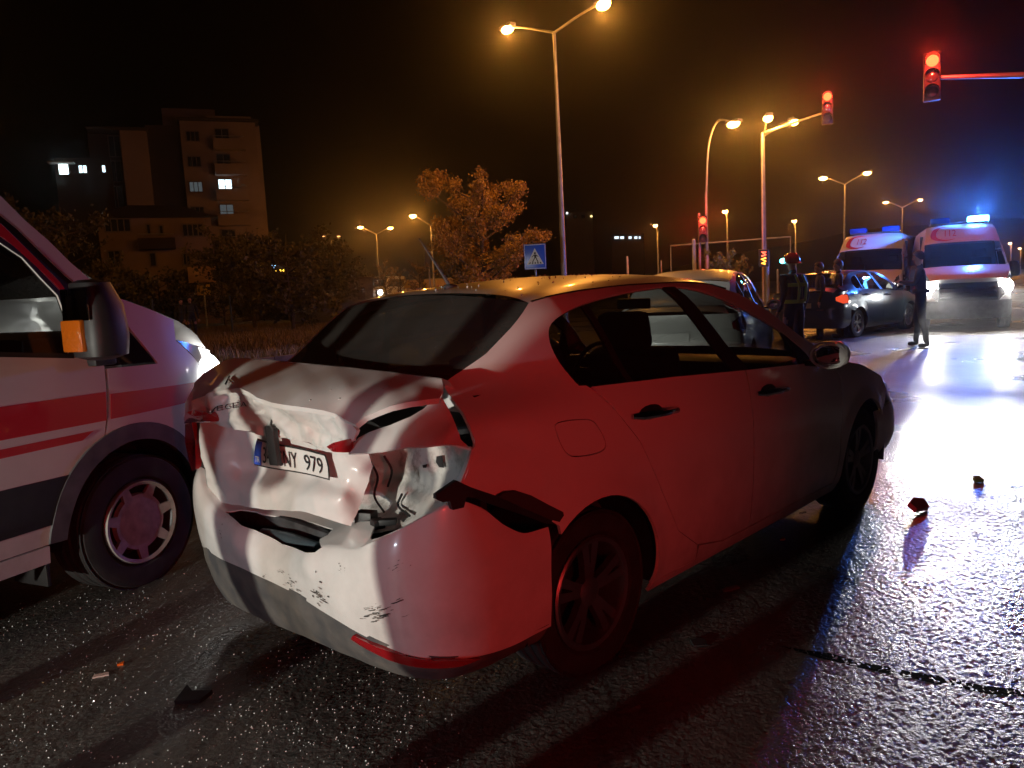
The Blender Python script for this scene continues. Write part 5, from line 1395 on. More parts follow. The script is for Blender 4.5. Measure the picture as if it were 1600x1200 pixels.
def signal_head(parent, c, face, s=1.0, lit=True, glow=260.0, nlens=3):
    """three-lens head; face = horizontal direction it looks"""
    f = Vector((face[0], face[1], 0)).normalized(); rz = math.atan2(f.y, f.x); M = Matrix.Translation(Vector(c)) @ Matrix.Rotation(rz, 4, 'Z')
    b = MB(); b.box((-.08 * s, 0, -.33 * s), (.16 * s, .34 * s, 1.02 * s), bev=.03 * s); b.xf(M); ho = b.build("signal_housing", M_SIG, parent)
    for k in range(nlens):
        z = -.33 * s * k
        l = MB(); l.sphere((.01 * s, 0, z), 1.0, 16, 8, (.035 * s, .125 * s, .125 * s)); l.xf(M); l.build("signal_lens", RED_LIT if (k == 0 and lit) else M_DIM, ho)
        v = MB(); V = []; Fq = []
        for i in range(13):
            q = RAD(-20 + 220 * i / 12)
            for x in (0, .2 * s): V.append((x, .145 * s * math.cos(q), z + .145 * s * math.sin(q)))
        for i in range(12): Fq.append((2 * i, 2 * i + 1, 2 * i + 3, 2 * i + 2))
        v.add(V, Fq); v.xf(M); v.build("visor", M_SIG, ho)
    if lit and glow > 0:
        p = M @ Vector((.62 * s, 0, 0)); lamp('POINT', "signal_light", p, glow, (1.0, .04, .02), parent, .08)
    return ho
# overhead signal on a mast arm coming in from the right
P0 = at(1457, 95, 20); base = under(1760, 400, 19)
t1 = thing("traffic_signal", base, 0, "overhead red traffic signal on a long mast arm above the blue-beacon ambulance", "traffic light", "traffic signals")
b_ = np.array(base); arm_in = at(1470, 121, 20) - b_; z_arm = at(1640, 131, 19.4)[2]
m = MB(); m.tube([(0, 0, 0), (0, 0, z_arm)], [.14, .10], 14); m.tube([(0, 0, z_arm - .1), tuple(arm_in)], [.08, .045], 10); m.build("mast", M_GALV, t1)
signal_head(t1, P0 - b_, (-P0[0], -P0[1]), 1.0)
P0 = at(1293, 151, 30); base = under(1193, 440, 32.7)
t2 = thing("traffic_signal", base, 0, "overhead red traffic signal at the end of a short slanting arm", "traffic light", "traffic signals")
b_ = np.array(base); m = MB(); m.tube([tuple(at(1196, 207, 32.7) - b_), tuple(at(1284, 177, 30) - b_)], [.06, .04], 8); m.tube([(0, 0, 0), tuple(np.array([0, 0, at(1196, 207, 32.7)[2]]))], .06, 10); m.build("mast", M_GALV, t2)
signal_head(t2, P0 - b_, (-P0[0], -P0[1]), 1.1)
P0 = at(1097, 345, 31.6); base = under(1094, 430, 31.7)
t3 = thing("traffic_signal", base, 0, "low red traffic signal on a post beside the swan-neck lamp", "traffic light", "traffic signals")
b_ = np.array(base); m = MB(); m.tube([(0, 0, 0), (0, 0, P0[2] + .3)], .055, 10); m.build("post", M_GALV, t3)
signal_head(t3, P0 - b_ + np.array([0, -.1, 0]), (-P0[0], -P0[1]), 1.0)
P0 = at(1193, 397, 25); base = under(1199, 440, 25.3)
t4 = thing("countdown_signal", base, 0, "small signal post with a glowing red and amber digit display", "traffic light", "traffic signals")
b_ = np.array(base); m = MB(); m.tube([(0, 0, 0), (0, 0, at(1199, 392, 25.3)[2])], .065, 10); m.build("post", M_GALV, t4)
f = Vector((-P0[0], -P0[1], 0)).normalized(); M4 = Matrix.Translation(Vector(P0 - b_)) @ Matrix.Rotation(math.atan2(f.y, f.x), 4, 'Z')
m = MB(); m.box((-.07, 0, -.12), (.12, .30, .52), bev=.02); m.xf(M4); hs_ = m.build("signal_housing", M_SIG, t4)
for k, (pts, c) in enumerate((([(.07, .05), (-.05, .07), (.06, -.03), (-.06, -.06)], (1.0, .06, .03)), ([(.07, -.12), (-.06, -.15), (.06, -.22), (-.05, -.28), (.05, -.30)], (1.0, .30, .03)))):
    m = MB(); m.tube([(.02, y * 1.0, z) for y, z in pts], .024, 6); m.xf(M4); m.build("lit_digit", emission("digit_%s" % ("red" if k == 0 else "amber"), c, 9.0), hs_)
# unlit signal seen from behind, on its own post
P0 = at(667, 396, 56); base = under(672, 445, 56.1)
t5 = thing("traffic_signal", base, 0, "unlit dark traffic signal seen from behind on the lamp post by the orange tree", "traffic light", "traffic signals")
b_ = np.array(base); m = MB(); m.tube([(0, 0, 0), (0, 0, P0[2] + .4)], .06, 8); m.build("post", M_GALV, t5); signal_head(t5, P0 - b_, (P0[0] - 12, P0[1]), 1.3, lit=False)

# goalpost barrier, posts
A, B = at(1048, 384, 42), at(1235, 370, 42)
gt = thing("height_barrier", (A[0], A[1], 0), 0, "grey goalpost-shaped height barrier spanning the far lane", "barrier")
m = MB(); d = B - A; m.tube([(0, 0, 0), (0, 0, A[2]), (d[0], d[1], B[2]), (d[0], d[1], 0)], .06, 8); m.build("frame", M_GALV, gt)
def post(px, py0, D, r, label, colr=M_GALV, name="post"):
    T = at(px, py0, D); t = thing("bollard_post", (T[0], T[1], 0), 0, label, "post", "posts at the junction")
    m = MB(); m.tube([(0, 0, 0), (0, 0, T[2])], [r, r * .9], 10); m.sphere((0, 0, T[2]), r * .95, 10, 6); m.build("shaft", colr, t)
post(1084, 376, 30, .075, "pale thick post beside the swan-neck lamp", mat("pale_post", (.5, .48, .44), .5, var=.2))
post(1033, 408, 34, .04, "thin dark post left of the swan-neck lamp")
post(980, 402, 34, .05, "thin pale post farthest from the swan-neck lamp", mat("pale_post", (.5, .48, .44), .5))
post(1215, 422, 26, .035, "thin short post beside the countdown signal")
# blue crossing sign
P0 = at(836, 401, 20.7); sg = thing("crossing_sign", (P0[0], P0[1], 0), math.atan2(P0[1], P0[0]) - math.pi / 2, "blue square pedestrian crossing sign with white triangle on a thin post", "road sign")
h = P0[2]; m = MB(); m.box((0, 0, h), (.58, .02, .66), bev=.008); so = m.build("sign_plate", mat("sign_blue", (.02, .12, .75), .3), sg)
m = MB()
for a, b, w, hh in ((0, .31, .55, .015), (0, -.31, .55, .015)): m.box((a, -.012, h + b), (w, .004, hh))
for a in (-.27, .27): m.box((a, -.012, h), (.012, .004, .62))
m.build("sign_border", mat("sign_white", (.75, .75, .75), .4), so)
m = MB(); m.prism([(-.22, h - .20), (.22, h - .20), (0, h + .22)], -.014, -.011); m.build("sign_triangle", mat("sign_white", (.75, .75, .75), .4), so)
m = MB(); m.sphere((.0, -.018, h + .09), .028, 10, 6, (1, .3, 1))
m.prism([(-.03, h + .055), (.03, h + .055), (.035, h - .03), (-.02, h - .03)], -.019, -.0155)
for q in ([(-.02, h - .03), (.005, h - .03), (-.06, h - .14), (-.085, h - .14)], [(.005, h - .03), (.035, h - .03), (.085, h - .14), (.06, h - .14)], [(-.03, h + .05), (-.03, h + .02), (-.09, h - .02), (-.09, h + .0)], [(.03, h + .05), (.03, h + .02), (.085, h - .01), (.085, h + .01)]): m.prism(q, -.019, -.0155)
for k in range(5): m.prism([(-.17 + k * .075, h - .185), (-.13 + k * .075, h - .185), (-.115 + k * .065, h - .145), (-.145 + k * .065, h - .145)], -.019, -.0155)
m.build("walker_symbol", mat("sign_black", (.01, .01, .01), .5), so)
m = MB(); m.tube([(0, .035, 0), (0, .035, h + .3)], .03, 10); m.build("sign_post", M_GALV, sg)

# ------------------------------------------------------------------ trees
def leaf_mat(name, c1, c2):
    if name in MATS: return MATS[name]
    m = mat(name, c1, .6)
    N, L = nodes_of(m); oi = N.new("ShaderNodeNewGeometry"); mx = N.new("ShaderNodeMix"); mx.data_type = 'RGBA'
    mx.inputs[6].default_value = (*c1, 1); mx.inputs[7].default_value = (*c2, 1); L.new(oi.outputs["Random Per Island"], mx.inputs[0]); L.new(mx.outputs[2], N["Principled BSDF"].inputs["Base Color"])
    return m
M_BARK = mat("bark", (.07, .05, .035), .9, bump=.6, bscale=18, bdist=.03)
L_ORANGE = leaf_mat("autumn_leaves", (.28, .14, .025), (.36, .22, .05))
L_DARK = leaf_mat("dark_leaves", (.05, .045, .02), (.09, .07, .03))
L_DRY = leaf_mat("dry_leaves", (.16, .09, .04), (.22, .14, .07))
def tree(name, base, H, Rw, leaves, lm, label, group, trunk_h=.3, seed=1, ls=.11, flat=1.0, cat="tree"):
    rr = random.Random(seed); root = thing(name, base, 0, label, cat, group)
    t = MB(); cz = H * (trunk_h + (1 - trunk_h) * .5); ch = H * (1 - trunk_h) * .5
    t.tube([(0, 0, 0), (rr.uniform(-.05, .05), rr.uniform(-.05, .05), H * trunk_h), (rr.uniform(-.1, .1), rr.uniform(-.1, .1), H * .65), (0, 0, H * .93)], [H * .022, H * .017, H * .010, H * .002], 8)
    tips = []
    nb = 26
    for i in range(nb):
        z0 = H * (trunk_h * .85 + (1 - trunk_h) * .75 * (i / nb)); q = i * 2.4 + rr.uniform(-.4, .4)
        rel = (z0 + H * .13 - cz) / ch; ext = Rw * math.sqrt(max(.05, 1 - min(1, rel * rel))) * rr.uniform(.75, 1.12)
        e = Vector((math.cos(q) * ext, math.sin(q) * ext, z0 + H * .16 * rr.uniform(.4, 1.3))); s0 = Vector((0, 0, z0)); md = s0.lerp(e, .5) + Vector((0, 0, -H * .012 + rr.uniform(-.1, .1)))
        t.tube([s0, md, e], [H * .007, H * .0045, H * .0012], 5, cap=False)
        for k in range(7):
            u = rr.uniform(.3, 1.0); b0 = s0.lerp(md, u * 2) if u < .5 else md.lerp(e, u * 2 - 1)
            b1 = b0 + Vector((rr.gauss(0, .22), rr.gauss(0, .22), rr.uniform(.05, .5))) * Rw * .42
            t.tube([b0, b1], [H * .0025, H * .0007], 4, cap=False); tips.append((b0, b1))
    t.build("trunk", M_BARK, root, sharp=80)
    V = []; Fq = []
    for i in range(leaves):
        b0, b1 = tips[rr.randrange(len(tips))]; p = b0.lerp(b1, rr.random() ** .6) + Vector((rr.gauss(0, 1), rr.gauss(0, 1), rr.gauss(0, 1))) * Rw * .05
        a = Vector((rr.gauss(0, 1), rr.gauss(0, 1), rr.gauss(0, .7))).normalized(); b = a.orthogonal().normalized(); b = (Matrix.Rotation(rr.uniform(0, 6.28), 3, a) @ b)
        c = a.cross(b); s = ls * rr.uniform(.6, 1.3); n = len(V)
        V += [p - b * s * .5, p + c * s * .3, p + b * s * .6, p - c * s * .3]; Fq.append((n, n + 1, n + 2, n + 3))
    mesh_obj("crown", V, Fq, lm, root, smooth=False)
    return root
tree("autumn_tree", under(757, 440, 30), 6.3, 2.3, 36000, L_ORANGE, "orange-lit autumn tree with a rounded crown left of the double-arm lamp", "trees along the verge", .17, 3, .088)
for i, (px, D, H, R_, n, lb) in enumerate(((655, 52, 3.9, .75, 900, "slender orange sapling beside the unlit signal"), (626, 58, 3.6, .8, 500, "thin half-bare sapling between two lamp posts"), (602, 60, 4.4, 1.1, 600, "thin half-bare tree just behind the double-arm lamp post"))):
    tree("young_tree", under(px, 450, D), H, R_, n, L_DRY, lb, "trees along the verge", .33, 20 + i, .12)
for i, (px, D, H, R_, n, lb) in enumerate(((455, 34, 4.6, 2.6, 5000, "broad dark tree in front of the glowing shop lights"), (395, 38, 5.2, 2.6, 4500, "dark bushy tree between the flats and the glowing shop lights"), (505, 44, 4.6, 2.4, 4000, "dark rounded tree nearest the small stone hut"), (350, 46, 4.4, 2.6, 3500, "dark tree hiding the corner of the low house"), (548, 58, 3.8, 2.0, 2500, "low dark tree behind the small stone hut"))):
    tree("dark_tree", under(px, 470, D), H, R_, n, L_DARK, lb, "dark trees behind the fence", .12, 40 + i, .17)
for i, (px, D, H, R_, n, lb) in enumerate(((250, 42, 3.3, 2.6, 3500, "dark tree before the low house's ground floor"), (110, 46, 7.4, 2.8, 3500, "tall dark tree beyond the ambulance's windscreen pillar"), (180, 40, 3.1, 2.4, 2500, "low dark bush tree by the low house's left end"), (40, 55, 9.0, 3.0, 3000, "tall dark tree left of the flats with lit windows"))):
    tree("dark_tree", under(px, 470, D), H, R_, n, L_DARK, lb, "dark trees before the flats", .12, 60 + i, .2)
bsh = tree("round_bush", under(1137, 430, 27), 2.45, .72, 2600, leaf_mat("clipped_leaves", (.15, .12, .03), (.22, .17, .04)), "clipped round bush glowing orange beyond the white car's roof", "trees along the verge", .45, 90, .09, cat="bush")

# ------------------------------------------------------------------ grass verge, fence, boards
grass_m = mat("dry_verge_soil", (.055, .045, .025), .95, var=.5, vscale=2, bump=.6, bscale=9, bdist=.05)
far = [(-70, 11.0), (-9.3, 14.2), (-4.2, 20.0), (-1.6, 30.0), (.5, 44.0), (-14, 52), (-70, 60)]
bmv = MB(); bmv.add([(x, y, .12) for x, y in far] + [(x, y, -.05) for x, y in far], [tuple(range(7))] + [(i, 7 + i, 7 + (i + 1) % 7, (i + 1) % 7) for i in range(7)])
vg = bmv.build("grass_verge", grass_m, None, smooth=False); tag(vg, kind="structure")
for i in range(1, 4):
    a, b = np.array(far[i]), np.array(far[i + 1]); n = int(np.linalg.norm(b - a) / 1.0); d = (b - a) / n; rz = math.atan2(d[1], d[0])
    for k in range(n):
        c = a + d * (k + .5); kb_o = MB(); kb_o.box((0, 0, 0), (np.linalg.norm(d) - .012, .15, .18), bev=.015)
        o = kb_o.build("kerb_stone", mat("kerb_concrete", (.26, .25, .23), .85, var=.3, vscale=6), vg); o.location = (c[0] + .0, c[1], .055); o.rotation_euler = (0, 0, rz)
def grass_blades(name, n, poly, hmin, hmax, m, seed, label, catg, bright=None):
    rr = random.Random(seed); V = []; Fq = []; P = np.array(poly); lo, hi = P.min(0), P.max(0)
    pts = np.array([(rr.uniform(lo[0], hi[0]), rr.uniform(lo[1], hi[1])) for _ in range(n)]); pts = pts[inpoly(pts, poly)]
    for x, y in pts:
        k = .55 + .9 * max(0, noise.noise(Vector((x * .7, y * .7, 3)))); h = rr.uniform(hmin, hmax) * k; q = rr.uniform(0, 6.28); w = rr.uniform(.008, .018); bx, by = rr.gauss(0, .12) * h * 2, rr.gauss(0, .12) * h * 2
        i = len(V); c, s = math.cos(q) * w, math.sin(q) * w
        V += [(x - c, y - s, .1), (x + c, y + s, .1), (x + bx * .4 + c * .6, y + by * .4 + s * .6, .1 + h * .6), (x + bx * .4 - c * .6, y + by * .4 - s * .6, .1 + h * .6), (x + bx, y + by, .1 + h)]
        Fq += [(i, i + 1, i + 2, i + 3), (i + 3, i + 2, i + 4)]
    o = mesh_obj(name, V, Fq, m, None, smooth=False); tag(o, label, catg, kind="stuff")
grass_blades("dry_grass", 60000, [(-13, 14.4), (-9.2, 14.5), (-4.4, 20.2), (-1.8, 30), (.2, 42), (-16, 42), (-16, 20)], .12, .42, leaf_mat("dry_grass_blades", (.20, .12, .04), (.16, .13, .05)), 5, "dry rough grass covering the verge behind the sedan", "grass")
grass_blades("white_lit_weeds", 5000, [(-9.2, 14.5), (-8.0, 14.7), (-4.4, 20.2), (-5.4, 20.6), (-8.8, 16.4)], .2, .4, leaf_mat("headlit_weed", (.45, .50, .36), (.55, .56, .45)), 6, "weeds coloured as if headlit along the verge's kerb", "weeds")  # headlight white on the grass is put into the blades' colour
# wire fence
fn = thing("wire_fence", under(487, 495, 36), 0, "wire fence with thin posts along the back of the verge", "fence")
fo = np.array(fn.location); fp = [under(240, 500, 31), under(362, 500, 33), under(487, 495, 36), under(590, 480, 42)]
for p in fp:
    m = MB(); q = p - fo; m.tube([(q[0], q[1], .1), (q[0], q[1], 1.75)], .045, 8); m.build("fence_post", mat("fence_green", (.03, .05, .045), .6), fn)
for i in range(3):
    a, b = fp[i] - fo, fp[i + 1] - fo
    for z in (.3, .6, .9, 1.2, 1.5, 1.7):
        m = MB(); m.tube([(a[0], a[1], z), (b[0], b[1], z)], .007, 4, cap=False); m.build("fence_wire", mat("fence_green", (.03, .05, .045), .6), fn)
P0 = at(316, 429, 40); bd = thing("signboard", (P0[0], P0[1], 0), math.atan2(P0[1], P0[0]) - math.pi / 2, "blank pink-brown signboard with two small yellow plates on a thin post", "signboard")
m = MB(); m.box((0, 0, P0[2]), (1.25, .04, .75), bev=.01); m.build("board", mat("board_beige", (.40, .26, .18), .7), bd)
for k in (-.16, .16): m = MB(); m.box((k, 0, P0[2] - .72), (.26, .03, .5)); m.build("yellow_plate", mat("plate_yellow", (.5, .36, .08), .6), bd)
m = MB(); m.tube([(0, .04, 0), (0, .04, P0[2] + .3)], .04, 8); m.build("post", M_GALV, bd)
# boundary wall, hut, far cars
A, B = under(540, 460, 70), under(790, 452, 66)
wl = thing("boundary_wall", A, math.atan2(B[1] - A[1], B[0] - A[0]), "long low plastered wall behind the oncoming cars", "wall")
Lw = float(np.linalg.norm(B - A)); m = MB(); m.box((Lw / 2, 0, 1.3), (Lw, .2, 2.6)); m.build("wall_face", mat("plaster_pink", (.42, .30, .24), .85, var=.25, vscale=.6), wl)
m = MB(); m.box((Lw / 2, 0, 2.63), (Lw + .1, .3, .07), bev=.01); m.build("coping", mat("kerb_concrete", (.26, .25, .23), .85), wl)
P0 = under(562, 462, 56) + np.array([0, 0, .45]); ht = thing("stone_hut", P0, RAD(20), "small flat-roofed stone hut beside the oncoming cars", "hut")
m = MB(); m.box((0, 0, 1.1), (1.7, 1.5, 2.2)); m.build("wall", mat("hut_stone", (.20, .16, .13), .9, var=.5, vscale=3, bump=.5, bscale=8, bdist=.05), ht)
m = MB(); m.box((0, 0, 2.26), (2.0, 1.8, .12)); m.build("roof", mat("hut_roof", (.10, .07, .05), .9), ht)
m = MB(); m.box((.0, -.76, 1.2), (.5, .03, .9)); m.build("door", mat("hut_door", (.06, .04, .03), .7), ht)
for px, D, lb in ((638, 55, "yellow-backed warning triangle sign nearer the sapling's trunk"), (662, 55, "yellow warning triangle sign right of the sapling's trunk")):
    P0 = at(px, 443, D); t = thing("warning_sign", (P0[0], P0[1], 0), math.atan2(P0[1], P0[0]) - math.pi / 2, lb, "road sign", "warning triangles by the sapling")
    m = MB(); m.prism([(-.34, P0[2] - .3), (.34, P0[2] - .3), (0, P0[2] + .3)], -.02, .0); m.build("sign_plate", mat("sign_yellow", (.55, .36, .06), .5), t); m = MB(); m.tube([(0, .03, 0), (0, .03, P0[2])], .03, 8); m.build("post", M_GALV, t)
# ------------------------------------------------------------------ buildings
class Facade:
    """a plane facing the camera at distance D, addressed by photo pixels"""
    def __init__(s, name, px, D, label, cat, group=None):
        o = under(px, 460, D); s.rz = math.atan2(o[1], o[0]) - math.pi / 2
        s.root = thing(name, o, s.rz, label, cat, group); s.o = np.array(o); s.ax = np.array([math.cos(s.rz), math.sin(s.rz), 0]); s.n = np.array([-math.sin(s.rz), math.cos(s.rz), 0])
    def p(s, px, py, y=0.0):
        d = ray(px, py); t = ((s.o + s.n * y - CAMP) @ s.n) / (d @ s.n); q = CAMP + t * d - s.o
        return np.array([q @ s.ax, y, q[2]])
    def block(s, name, x0, x1, ytop, m, y=0.0, depth=9.0, zb=0.0):
        a, b = s.p(x0, ytop, y), s.p(x1, ytop, y); zt = (a[2] + b[2]) / 2
        k = MB(); k.box(((a[0] + b[0]) / 2, y + depth / 2, (zt + zb) / 2), (b[0] - a[0], depth, zt - zb)); k.build(name, m, s.root, smooth=False); return a[0], b[0], zt
    def window(s, x0, x1, y0, y1, y, pane, frame, mull=1):
        a, b = s.p(x0, y0, y), s.p(x1, y1, y); w, h = b[0] - a[0], a[2] - b[2]; cx, cz = (a[0] + b[0]) / 2, (a[2] + b[2]) / 2
        f = MB(); t = .09
        for q in (-1, 1): f.box((cx + q * w / 2, y - .03, cz), (t, .14, h + t)); f.box((cx, y - .03, cz + q * h / 2), (w - t, .14, t))
        for k in range(mull): f.box((cx - w / 2 + w * (k + 1) / (mull + 1), y - .03, cz), (t * .8, .12, h - t))
        fo_ = f.build("window", frame, s.root, smooth=False)
        g = MB(); g.box((cx, y - .012, cz), (w - t, .02, h - t)); g.build("pane", pane, fo_, smooth=False)
    def balcony(s, x0, x1, ytop, ybot, y, m, out=1.2):
        a, b = s.p(x0, ytop, y - out), s.p(x1, ybot, y - out); w, h = b[0] - a[0], a[2] - b[2]
        f = MB(); f.box(((a[0] + b[0]) / 2, y - out, (a[2] + b[2]) / 2), (w, .14, h)); f.box(((a[0] + b[0]) / 2, y - out / 2, b[2] + .06), (w - .01, out - .16, .14))
        for q in (a[0] + .07, b[0] - .07): f.box((q, y - out / 2 + .05, (a[2] + b[2]) / 2), (.13, out - .1, h - .02))
        f.build("balcony", m, s.root, smooth=False)
        r = MB(); r.tube([(a[0] + .05, y - out, a[2] + .25), (b[0] - .05, y - out, a[2] + .25)], .03, 6); r.build("railing", M_GALV, s.root)
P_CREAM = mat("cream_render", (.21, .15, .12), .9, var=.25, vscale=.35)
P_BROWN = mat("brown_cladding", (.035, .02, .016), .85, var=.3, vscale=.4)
P_DARKPANE = mat("dark_pane", (.02, .02, .024), .1, coat=1.0)
P_LIT = emission("lit_pane_cold", (.70, .92, 1.0), 2.6); P_LIT2 = emission("lit_pane_bright", (.72, .97, 1.0), 9.0); P_DIM = emission("lit_pane_dim", (.6, .7, .75), .10)
P_FR = mat("window_frame", (.10, .08, .07), .7)
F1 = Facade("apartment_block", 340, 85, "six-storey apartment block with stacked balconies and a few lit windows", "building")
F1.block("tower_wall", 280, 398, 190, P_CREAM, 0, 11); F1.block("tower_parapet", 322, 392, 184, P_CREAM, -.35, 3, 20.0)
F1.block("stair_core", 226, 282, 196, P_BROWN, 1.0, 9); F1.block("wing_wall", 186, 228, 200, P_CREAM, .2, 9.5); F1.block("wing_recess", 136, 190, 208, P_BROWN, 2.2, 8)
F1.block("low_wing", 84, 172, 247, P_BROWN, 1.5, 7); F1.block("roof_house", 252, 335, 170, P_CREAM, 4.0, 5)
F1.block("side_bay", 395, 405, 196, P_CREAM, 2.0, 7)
a = F1.p(130, 205); b = F1.p(402, 186)
for (x0, x1, yt, y, dp) in ((276, 404, 188, -.5, 12), (134, 230, 202, -.3, 10.5)):
    A_, B_ = F1.p(x0, yt, y), F1.p(x1, yt, y); m = MB(); m.box(((A_[0] + B_[0]) / 2, y + dp / 2, (A_[2] + B_[2]) / 2 + .12), (B_[0] - A_[0], dp, .22)); m.build("roof", mat("roof_dark", (.03, .022, .018), .9), F1.root)
for k in range(5):
    yy = k * 39.5; sx = k * 2.6
    F1.window(335 + sx, 358 + sx, 201 + yy, 217 + yy, 0.0, (P_LIT if k == 2 else (P_DIM if k == 3 else P_DARKPANE)), P_FR, 1)
    F1.window(290 + sx, 312 + sx, 205 + yy, 221 + yy, 0.0, P_DIM if k == 2 else P_DARKPANE, P_FR, 2)
    if k < 5: F1.balcony(332 + sx, 384 + sx, 216 + yy, 233 + yy, 0.0, P_CREAM)
    F1.window(168 + sx, 190 + sx * .8, 212 + yy, 245 + yy, .2 if k < 0 else 2.2, P_DARKPANE, P_FR, 1)
F1.window(90.5, 108.5, 256, 273, 1.5, P_LIT2, P_FR, 0); F1.window(122, 137, 258, 271, 1.5, P_LIT, P_FR, 1); F1.window(158.5, 166, 258, 270, 1.5, P_LIT, P_FR, 0)
m = MB(); q = F1.p(88, 254, .9); m.box((q[0] + .4, 1.0, q[2]), (2.2, 1.2, .12)); m.build("canopy", P_CREAM, F1.root)
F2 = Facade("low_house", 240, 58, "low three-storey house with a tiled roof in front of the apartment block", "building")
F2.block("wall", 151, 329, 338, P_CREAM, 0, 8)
A_, B_ = F2.p(146, 333), F2.p(333, 343); zt = (A_[2] + B_[2]) / 2
m = MB(); m.add([(A_[0] - .3, -.5, zt - .1), (B_[0] + .3, -.5, zt - .1), (B_[0] + .3, 8.4, zt - .1), (A_[0] - .3, 8.4, zt - .1), (A_[0] + 2, 4, zt + 1.2), (B_[0] - 2, 4, zt + 1.2)], [(0, 1, 5, 4), (1, 2, 5), (2, 3, 4, 5), (3, 0, 4), (3, 2, 1, 0)]); m.build("roof", mat("roof_tile", (.06, .03, .02), .9, bump=.4, bscale=6, bdist=.05), F2.root, smooth=False)
for x0, x1, y0, y1, ml in ((162, 205, 342, 362, 3), (228, 236, 350, 366, 0), (248, 256, 352, 367, 0), (284, 318, 350, 369, 3), (233, 245, 395, 416, 0), (285, 298, 396, 414, 1), (168, 190, 392, 412, 1)):
    F2.window(x0, x1, y0, y1, 0.0, P_DARKPANE, P_FR, ml)
F2.balcony(215, 275, 372, 388, 0.0, P_BROWN, 1.0)
# glowing shop front behind the trees
F3 = Facade("shop_front", 420, 62, "small shop with glowing yellow and blue sign panels behind dark trees", "shop")
F3.block("wall", 370, 470, 402, P_BROWN, 0, 5)
for i, (x0, x1, y0, y1, c, e) in enumerate(((404, 413, 413, 419, (1, .75, .05), 6), (416, 420, 416, 420, (.4, .7, 1), 5), (424, 431, 414, 419, (.3, .6, 1), 4), (412, 432, 421, 424, (1, .6, .05), 4), (437, 444, 421, 424, (1, .6, .05), 3), (407, 411, 419, 422, (.9, .95, 1), 5))):
    A_, B_ = F3.p(x0, y0, -.1), F3.p(x1, y1, -.1); m = MB(); m.box(((A_[0] + B_[0]) / 2, -.06, (A_[2] + B_[2]) / 2), (B_[0] - A_[0], .08, A_[2] - B_[2])); m.build("lit_sign_panel", emission("shop_sign_%d" % i, c, e), F3.root)
# hillside and far houses
hill_m = mat("dark_hillside", (.02, .018, .014), .95, var=.4, vscale=.05)
V = []; Fq = []; nx, ny = 40, 8
for j in range(ny + 1):
    for i in range(nx + 1):
        x = -260 + 620 * i / nx; y = 180 + 260 * j / ny
        h = 26 * sstep(0, 1, j / ny) * (.55 + .45 * math.sin(i * .21 + 1.0)) + 2.0 * noise.noise(Vector((i * .4, j * .7, 0)))
        V.append((x, y, (h if j > 0 else -.3)))
for j in range(ny):
    for i in range(nx): q = j * (nx + 1) + i; Fq.append((q, q + 1, q + nx + 2, q + nx + 1))
tag(mesh_obj("hillside", V, Fq, hill_m), kind="structure")
F4 = Facade("hill_house", 905, 170, "dim long house on the hillside with two small lights", "building")
F4.block("wall", 884, 926, 331, P_CREAM, 0, 8); 
for px, py, c in ((886, 333, (.8, .95, 1)), (924, 338, (1, .8, .3))): q = F4.p(px, py, -.1); m = MB(); m.sphere((q[0], -.2, q[2]), .22, 8, 6); m.build("outside_light", emission("house_light_%d" % px, c, 3.0), F4.root)
F4.window(896, 902, 336, 341, 0, P_DARKPANE, P_FR, 0); F4.window(908, 914, 336, 341, 0, P_DARKPANE, P_FR, 0)
F5 = Facade("roadside_depot", 980, 150, "far low depot with a row of cold white lights", "building")
F5.block("wall", 955, 1006, 366, P_BROWN, 0, 8)
for x0, x1 in ((960, 967), (969, 975), (982, 987), (991, 996), (998, 1001)):
    A_, B_ = F5.p(x0, 369.5, -.1), F5.p(x1, 373, -.1); m = MB(); m.box(((A_[0] + B_[0]) / 2, -.08, (A_[2] + B_[2]) / 2), (B_[0] - A_[0], .1, A_[2] - B_[2])); m.build("strip_light", emission("depot_strip", (.75, .9, 1.0), 1.6), F5.root)
# ------------------------------------------------------------------ broken glass and wreckage on the road
gm = mat("glass_crumb", (.75, .8, .8), .05, 0.0, coat=1.0, spec=1.0)
def crumbs(name, n, fn, s0, s1, m, seed, label, catg):
    rr = random.Random(seed); V = []; Fq = []
    for _ in range(n):
        p = fn(rr)
        if p is None: continue
        s = rr.uniform(s0, s1); i = len(V)
        ax = Vector((rr.gauss(0, 1), rr.gauss(0, 1), rr.gauss(0, 1))).normalized(); R_ = Matrix.Rotation(rr.uniform(0, 6.28), 3, ax)
        for q in ((-1, -1, -.6), (1, -.8, -.6), (.2, 1, -.6), (-.6, -.5, .7), (.7, .1, .6)): V.append(Vector(p) + R_ @ (Vector(q) * s))
        Fq += [(i, i + 1, i + 2), (i, i + 3, i + 1), (i + 1, i + 3, i + 4), (i + 1, i + 4, i + 2), (i + 2, i + 4, i + 3), (i, i + 2, i + 3)]
    tag(mesh_obj(name, V, Fq, m, None, smooth=False), label, catg, kind="stuff")
def gpt(rr):
    px = rr.uniform(-150, 760); py = 880 + 420 * rr.random() ** 1.3
    if px > 300 and py < 900 + (px - 300) * .35: return None
    if noise.noise(Vector((px * .006, py * .01, 2))) < rr.uniform(-.5, .35): return None
    g = G(px, py); return (g[0], g[1], .012)
crumbs("glass_fragments", 4200, gpt, .001, .0028, gm, 3, "crumbs of shattered glass strewn on the road behind the sedan", "broken glass")
def rpt(rr):
    x = rr.uniform(-.25, .9); y = rr.uniform(-.55, .55); zr = SH.zr(x); yr = SH.Y(x, zr)
    t = y / yr; return tuple(FS.W((x, y, zr + (.052 + .012 * math.sin(x * 2)) * (1 - .55 * t * t - .45 * t ** 8) + .002))) if x > 0 else None
